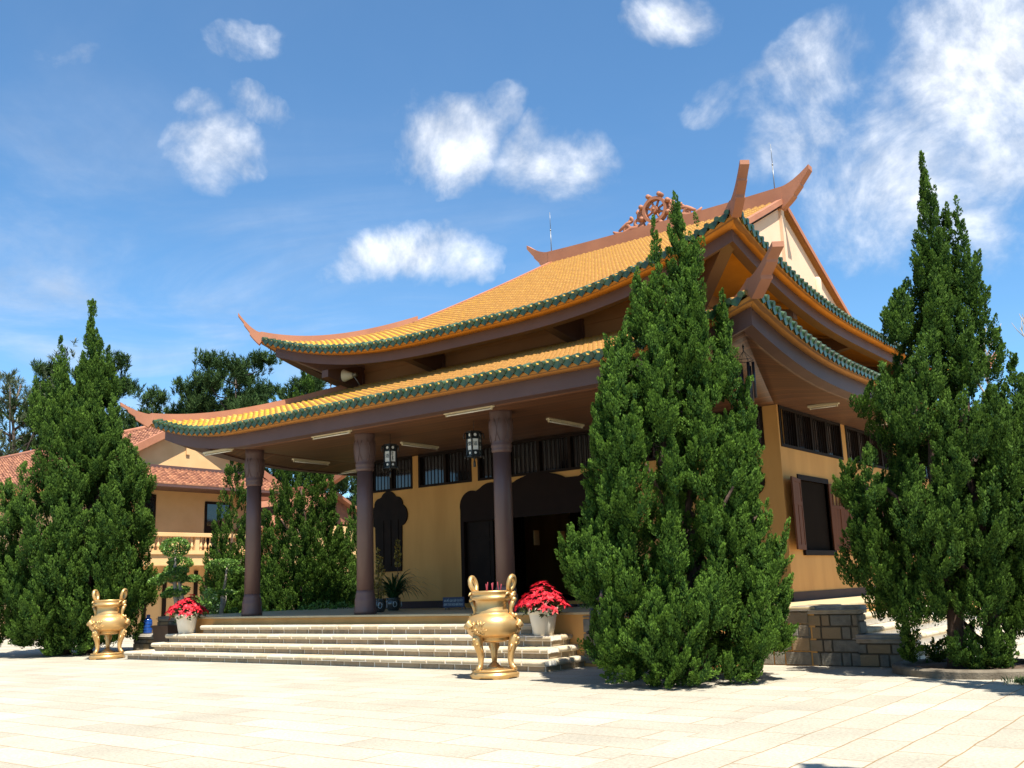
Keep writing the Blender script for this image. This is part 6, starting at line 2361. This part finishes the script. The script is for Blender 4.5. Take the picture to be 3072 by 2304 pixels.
strap_plant((-18.95, 19.4, ZP + .3), 'plant with long arching dark green strap leaves on the porch near the second column', 130, 1.35, 71, 'shade_leaf', w=.045)
pad_tree('croton_plant', 'yellow green croton spike behind the second column in the medallion pot', 'plant', (-18.3, 18.2, ZP + .3),
         [(0, 0, .2, .2, .16), (-.05, 0, .45, .14, .14), (.05, 0, .72, .13, .16), (.03, 0, .98, .10, .14), (.0, 0, 1.2, .06, .12)], [([(0, 0, -.02), (0, 0, 1.15)], (.018, .008))], .075, 2600, 72, 'croton', 'bark', trunk='stem', crown='leaves')
pad_tree('croton_plant', 'slim yellow croton spike standing out of the arching strap leaves', 'plant', (-19.1, 19.6, ZP + .3),
         [(.1, 0, .95, .09, .12), (.1, 0, 1.15, .10, .14), (.1, 0, 1.35, .08, .14), (.1, 0, 1.5, .05, .1)], [([(.1, 0, -.28), (.1, 0, 1.45)], (.014, .007))], .075, 3600, 73, 'croton', 'bark', trunk='stem', crown='leaves')

# shoes left on the porch
mb = MB()
pr = [(-.13, .028), (-.10, .036), (-.02, .034), (.06, .042), (.11, .038), (.14, .012)]
vs, fs = [], []
for (x, w), h in zip(pr, (.055, .07, .06, .05, .04, .025)):
    vs += [(x, -w, 0), (x, w, 0), (x, w * .8, h), (x, -w * .8, h)]
for i in range(5):
    for k in range(4):
        k2 = (k + 1) % 4
        fs.append((i * 4 + k, i * 4 + k2, i * 4 + 4 + k2, i * 4 + 4 + k))
fs += [(3, 2, 1, 0), (20, 21, 22, 23)]
mb.add(vs, fs, 0, .5, True)
proto = mb.build('shoe', MT['shoe'])
proto_b = None
rsh = random.Random(8)
first = True
for i in range(12):
    if first:
        o = proto
        first = False
    else:
        o = proto.copy()
        col.objects.link(o)
    o.location = (-13.75 + i * .125 + rsh.uniform(-.03, .03), 20.25 + rsh.uniform(-.12, .12), ZP)
    o.rotation_euler = (0, 0, PI / 2 + rsh.uniform(-.5, .5))
    tag(o, 'dark shoe in the row left on the porch floor before the doorway', 'shoe', 'shoes left before the doorway')

# ------------------------------------------------------------------ person sitting on the steps, mostly behind the conifer
def skinned(name, nodes, edges, mat, parent, root=0, sub=2):
    me = bpy.data.meshes.new(name)
    me.from_pydata([n[0] for n in nodes], edges, [])
    o = bpy.data.objects.new(name, me)
    col.objects.link(o)
    md = o.modifiers.new('skin', 'SKIN')
    o.modifiers.new('sub', 'SUBSURF').levels = sub
    o.modifiers['sub'].render_levels = sub
    for i, n in enumerate(nodes):
        sv = me.skin_vertices[0].data[i]
        sv.radius = (n[1], n[2] if len(n) > 2 else n[1])
        sv.use_root = i == root
    dg = bpy.context.evaluated_depsgraph_get()
    me2 = bpy.data.meshes.new_from_object(o.evaluated_get(dg))
    bpy.data.objects.remove(o)
    me2.name = name
    me2.materials.clear()
    r = link(name, me2, mat, parent)
    me2.polygons.foreach_set('use_smooth', np.ones(len(me2.polygons), bool))
    return r


pe = empty('person', (-10.35, 16.64, .845))
pe.rotation_euler = (0, 0, R(80))
tag(pe, 'person in dark trousers sitting on the platform edge, mostly hidden by the bushy conifer', 'person')
# local: faces -x, seat at z .21 above origin (platform edge), feet on a lower step
bn = [((0, 0, .30), .14, .11), ((0, 0, .50), .13, .10), ((-.03, 0, .66), .15, .10), ((-.035, 0, .75), .062), ((-.045, 0, .82), .05), ((-.078, 0, .885), .064, .072), ((-.072, 0, .955), .080, .092), ((-.05, 0, 1.02), .06, .07)]
be = [(0, 1), (1, 2), (2, 3), (3, 4), (4, 5), (5, 6), (6, 7)]
bn.append(((-.166, 0, .93), .013))            # nose
be.append((6, len(bn) - 1))
for s_ in (-1, 1):
    bn.append(((-.045, s_ * .098, .935), .014))    # ears
    be.append((6, len(bn) - 1))
    k = len(bn)
    bn += [((-.02, s_ * .17, .70), .055), ((-.10, s_ * .22, .45), .042), ((-.34, s_ * .13, .415), .029), ((-.40, s_ * .12, .41), .032, .016)]
    be += [(2, k), (k, k + 1), (k + 1, k + 2), (k + 2, k + 3)]
    for i, (dy, ln) in enumerate(((-.027, .062), (-.009, .072), (.009, .068), (.026, .052))):
        q = len(bn)
        bn += [((-.435, s_ * .12 + dy, .41), .010), ((-.435 - ln * .6, s_ * .12 + dy * 1.25, .405), .0085), ((-.435 - ln, s_ * .12 + dy * 1.3, .385), .007)]
        be += [(k + 3, q), (q, q + 1), (q + 1, q + 2)]
    q = len(bn)
    bn += [((-.385, s_ * .12 - s_ * .035, .405), .011), ((-.415, s_ * .12 - s_ * .058, .395), .009)]
    be += [(k + 3, q), (q, q + 1)]
body = skinned('body', bn, be, MT['skin'], pe)
mb = MB()
for s_ in (-1, 1):
    mb.ball((-.146, s_ * .032, .955), .0105, sub=1)
mb.build('eyes', MT['black'], body)
mb = MB()
mb.tube([(-.140, -.026, .888), (-.148, 0, .886), (-.140, .026, .888)], .006, 6)
mb.build('mouth', MT['incense'], body)
skinned('shirt', [((0, 0, .28), .155, .125), ((0, 0, .50), .145, .115), ((-.03, 0, .66), .165, .115), ((-.02, -.17, .70), .07), ((-.09, -.215, .50), .06), ((-.02, .17, .70), .07), ((-.09, .215, .50), .06)],
        [(0, 1), (1, 2), (2, 3), (3, 4), (2, 5), (5, 6)], MT['shirt'], pe)
skinned('trousers', [((0, 0, .29), .13, .11), ((-.05, -.09, .29), .095), ((-.45, -.12, .30), .07), ((-.50, -.12, .02), .055), ((-.52, -.12, -.12), .05), ((-.05, .09, .29), .095), ((-.45, .12, .30), .07), ((-.50, .12, .02), .055), ((-.52, .12, -.12), .05)],
        [(0, 1), (1, 2), (2, 3), (3, 4), (0, 5), (5, 6), (6, 7), (7, 8)], MT['cloth'], pe)
mb = MB()
mb.ball((-.030, 0, .985), .10, sub=3, sc=(.98, 1.02, .95))
mb.ball((-.005, 0, .92), .09, sub=3, sc=(.85, 1.0, 1.05))
mb.build('hair', MT['hair'], pe)
for s in (-1, 1):
    skinned('shoe', [((-.50, s * .12, -.165), .042), ((-.60, s * .12, -.175), .036), ((-.67, s * .12, -.18), .026)], [(0, 1), (1, 2)], MT['shoe'], pe)

# ------------------------------------------------------------------ red tiled building on the left
LX, LY0, LY1, LYR = -40.0, 22.9, 31.7, 27.3
lb = Vector((-48, 27.3, 0))
bl = empty('two_storey_building', lb)
tag(bl, 'two storey cream building with red tiled roof, balcony and gable behind the left conifers', 'building')
mb = MB(lb)
mb.box(-66, LX - .45, LY0, LY1, 0, 7.4)
w = mb.build('wall', MT['cream'], bl)
mb = MB(lb)
gp = [(LY0, 7.3), (LYR, 9.42), (LY1, 7.3)]
mb.prism(gp, lambda a, b, d: (LX + d, a, b), -.45, -.02)
mb.build('gable_wall', MT['cream'], bl)


def tile_slope(mb, P, nu, nv):
    """P(u, v) surface with rows of scalloped tiles"""
    for j in range(nv):
        for i in range(nu):
            u0, u1, v0, v1 = i / nu, (i + 1) / nu, j / nv, (j + 1.1) / nv
            um = (u0 + u1) / 2
            r_ = random.random()
            jz = Vector((0, 0, random.uniform(.0, .03)))
            a, b, c, d = Vector(P(u0, v0)), Vector(P(u1, v0)), Vector(P(u1, min(1, v1))), Vector(P(u0, min(1, v1)))
            m = Vector(P(um, v0))
            lift = Vector((0, 0, .05)) + jz
            mb.add([a + lift * .8, m + lift * 1.8, b + lift * .8, c, d], [(0, 1, 2, 3, 4)], 0, r_)
            mb.add([a + lift * .8, a, m, b, b + lift * .8, m + lift * 1.8], [(0, 1, 2, 5), (5, 2, 3, 4)], 0, r_)


mb = MB(lb)
rf = []
for sy in (-1, 1):
    y_e = LYR + sy * 5.5
    pts = [(-66, LYR, 9.72), (LX + .35, LYR, 9.72), (LX + .35, y_e, 6.75), (-66, y_e, 6.75)]
    mb.add([(p[0], p[1], p[2]) for p in pts] + [(p[0], p[1], p[2] - .14) for p in pts], [(0, 1, 2, 3), (7, 6, 5, 4), (0, 4, 5, 1), (1, 5, 6, 2), (2, 6, 7, 3), (3, 7, 4, 0)], 0, .3)
rf = mb.build('roof', MT['terra'], bl)
mb = MB(lb)
for sy in (-1,):
    tile_slope(mb, lambda u, v: (-66 + (26.35) * u, LYR + sy * 5.5 * (1 - v), 6.77 + 2.97 * v), 100, 26)
mb.build('roof_tiles', MT['redtile'], rf, fix=False)
mb = MB(lb)
mb.tube([(-66, LYR, 9.78), (LX + .45, LYR, 9.78)], .16, 8)
mb.build('ridge_cap', MT['terra'], rf)
for sy in (-1, 1):
    mb = MB(lb)
    top, bot = [], []
    for i in range(2):
        y = LYR + sy * 5.5 * i
        top.append((LX + .30, y, 9.86 - 2.97 * i))
        bot.append((LX + .30, y, 9.50 - 2.97 * i))
    strip_prism(mb, top, bot, (1, 0, 0), .14)
    mb.build('bargeboard', MT['terra'], rf)
mb = MB(lb)
tile_slope(mb, lambda u, v: (LX + 1.25 - 1.25 * v, 22.2 + 10.2 * u, 6.52 + .85 * v), 46, 9)
sk = mb.build('skirt_roof', MT['redtile'], bl, fix=False)
mb = MB(lb)
mb.add([(LX + 1.25, 22.2, 6.5), (LX + 1.25, 32.4, 6.5), (LX - .05, 32.4, 7.36), (LX - .05, 22.2, 7.36), (LX + 1.25, 22.2, 6.4), (LX + 1.25, 32.4, 6.4), (LX - .45, 32.4, 6.4), (LX - .45, 22.2, 6.4)],
       [(0, 1, 2, 3), (4, 7, 6, 5), (0, 4, 5, 1), (0, 3, 7, 4), (1, 5, 6, 2)], 0, .5)
mb.box(LX - .02, LX + .12, 22.4, 32.2, 7.34, 7.5)
mb.build('eave_soffit', MT['brown'], sk)
mb = MB(lb)
mb.box(LX - .015, LX + .06, LYR - .09, LYR + .09, 8.1, 9.2)
mb.build('gable_pendant', MT['cream'], bl)
for (a, b, z0, z1) in ((25.2, 26.0, 3.75, 6.2), (28.65, 30.1, 3.75, 6.0), (23.2, 23.9, 3.75, 6.2)):
    mb = MB(lb)
    mb.box(LX - .46, LX - .40, a, b, z0, z1)
    o = mb.build('window', MT['darkwood'], bl)
    mb = MB(lb)
    mb.box(LX - .395, LX - .385, a + .1, a + (b - a) * .48, z0 + 1.1, z1 - .12)
    mb.box(LX - .395, LX - .385, a + (b - a) * .52, b - .1, z0 + 1.1, z1 - .12)
    mb.build('dark_window_sheet', MT['glass'], o)
for y in (23.3, 25.6, 26.6, 28.25, 28.85, 30.5):
    mb = MB(lb)
    mb.box(LX - .45, LX - .38, y - .09, y + .09, 0, 2.75)
    mb.build('dark_post', MT['darkwood'], bl)
mb = MB(lb)
mb.box(LX - .45, LX - .38, 28.9, 30.4, .0, 2.2)
mb.build('door', MT['darkwood'], bl)
mb = MB(lb)
mb.box(LX - .45, LX + .9, 22.4, 32.2, 3.02, 3.44)
mb.box(LX - .45, LX + .98, 22.35, 32.25, 3.44, 3.53)
mb.box(LX - .45, LX + .94, 22.38, 32.22, 2.95, 3.03)
bal = mb.build('balcony', MT['cream'], bl)
mb = MB(lb)
mb.bbox(LX + .66, LX + .96, 22.35, 32.25, 4.22, 4.40, .02)
mb.box(LX + .70, LX + .92, 22.4, 32.2, 3.53, 3.62)
mb.build('handrail', MT['cream'], bal)
mb = MB(lb)
bmesh_prof = [(.05, 0), (.06, .03), (.04, .07), (.055, .10), (.085, .17), (.08, .22), (.05, .32), (.035, .45), (.03, .52), (.045, .56), (.05, .60)]
y = 22.7
i = 0
while y < 32.1:
    if i % 10 == 9:
        mb.box(LX + .72, LX + .90, y - .11, y + .11, 3.62, 4.22)
    else:
        mb.lathe(bmesh_prof, (LX + .81, y, 3.62), 10)
    y += .245
    i += 1
o = mb.build('baluster', MT['cream'], bal)

# small tiled house whose ridge end shows through the conifers
hb = Vector((-41.4, 34.0, 0))
h2 = empty('small_tiled_house', hb)
tag(h2, 'small house with upturned terracotta ridge end glimpsed through the conifers under the porch', 'house')
mb = MB(hb)
mb.box(-45.9, -37.5, 31.0, 37.0, 0, 4.9)
mb.build('wall', MT['cream'], h2)
mb = MB(hb)
for sy in (-1, 1):
    pts = [(-46.3, 34, 6.5), (-37.1, 34, 6.5), (-37.1, 34 + sy * 3.6, 4.7), (-46.3, 34 + sy * 3.6, 4.7)]
    mb.add(pts + [(p[0], p[1], p[2] - .15) for p in pts], [(0, 1, 2, 3), (7, 6, 5, 4), (0, 4, 5, 1), (1, 5, 6, 2), (2, 6, 7, 3), (3, 7, 4, 0)], 0, .4)
mb.prism([(31.0, 4.8), (34, 6.35), (37.0, 4.8)], lambda a, b, d: (d, a, b), -37.55, -37.5)
h2r = mb.build('roof', MT['redtile'], h2)
mb = MB(hb)
top, bot = [], []
for i in range(14):
    q = i / 13
    x = -46.3 + 9.0 * q if i < 9 else -40.1 + (i - 8) * .84
    k = max(0, (x + 39.3) / 3.4)
    top.append((x, 34, 6.95 + .75 * k ** 1.8))
    bot.append((x, 34, 6.45 + .92 * k ** 1.8 + .16 * k))
strip_prism(mb, top, bot, (0, 1, 0), .16)
mb.build('ridge', MT['terra'], h2r)

# distant wooded rise behind everything, low on the horizon
rs = np.random.RandomState(9)
n = 2600
ang = rs.uniform(R(-125), R(20), n)
dist = rs.uniform(150, 210, n)
P = np.stack([np.sin(ang) * dist, np.cos(ang) * dist, rs.rand(n) ** 1.3 * 9], 1)
K = 14
D = unit(rs.normal(size=(n, K, 3)) + np.array([0, 0, .5]))
PP = P[:, None, :] + rs.normal(size=(n, K, 3)) * np.array([1.6, 1.6, 1.8]) + np.array([0, 0, 1.5])
V, Q = leaf_cloud(PP.reshape(-1, 3), D.reshape(-1, 3), np.full(n * K, 2.6), rs, .5)
wood = npmesh('far_woods', V, Q, MT['pine'], None, np.repeat(rs.rand(n * K), 4))
tag(wood, 'dark far off pine wood along the horizon', 'woods', kind='stuff')
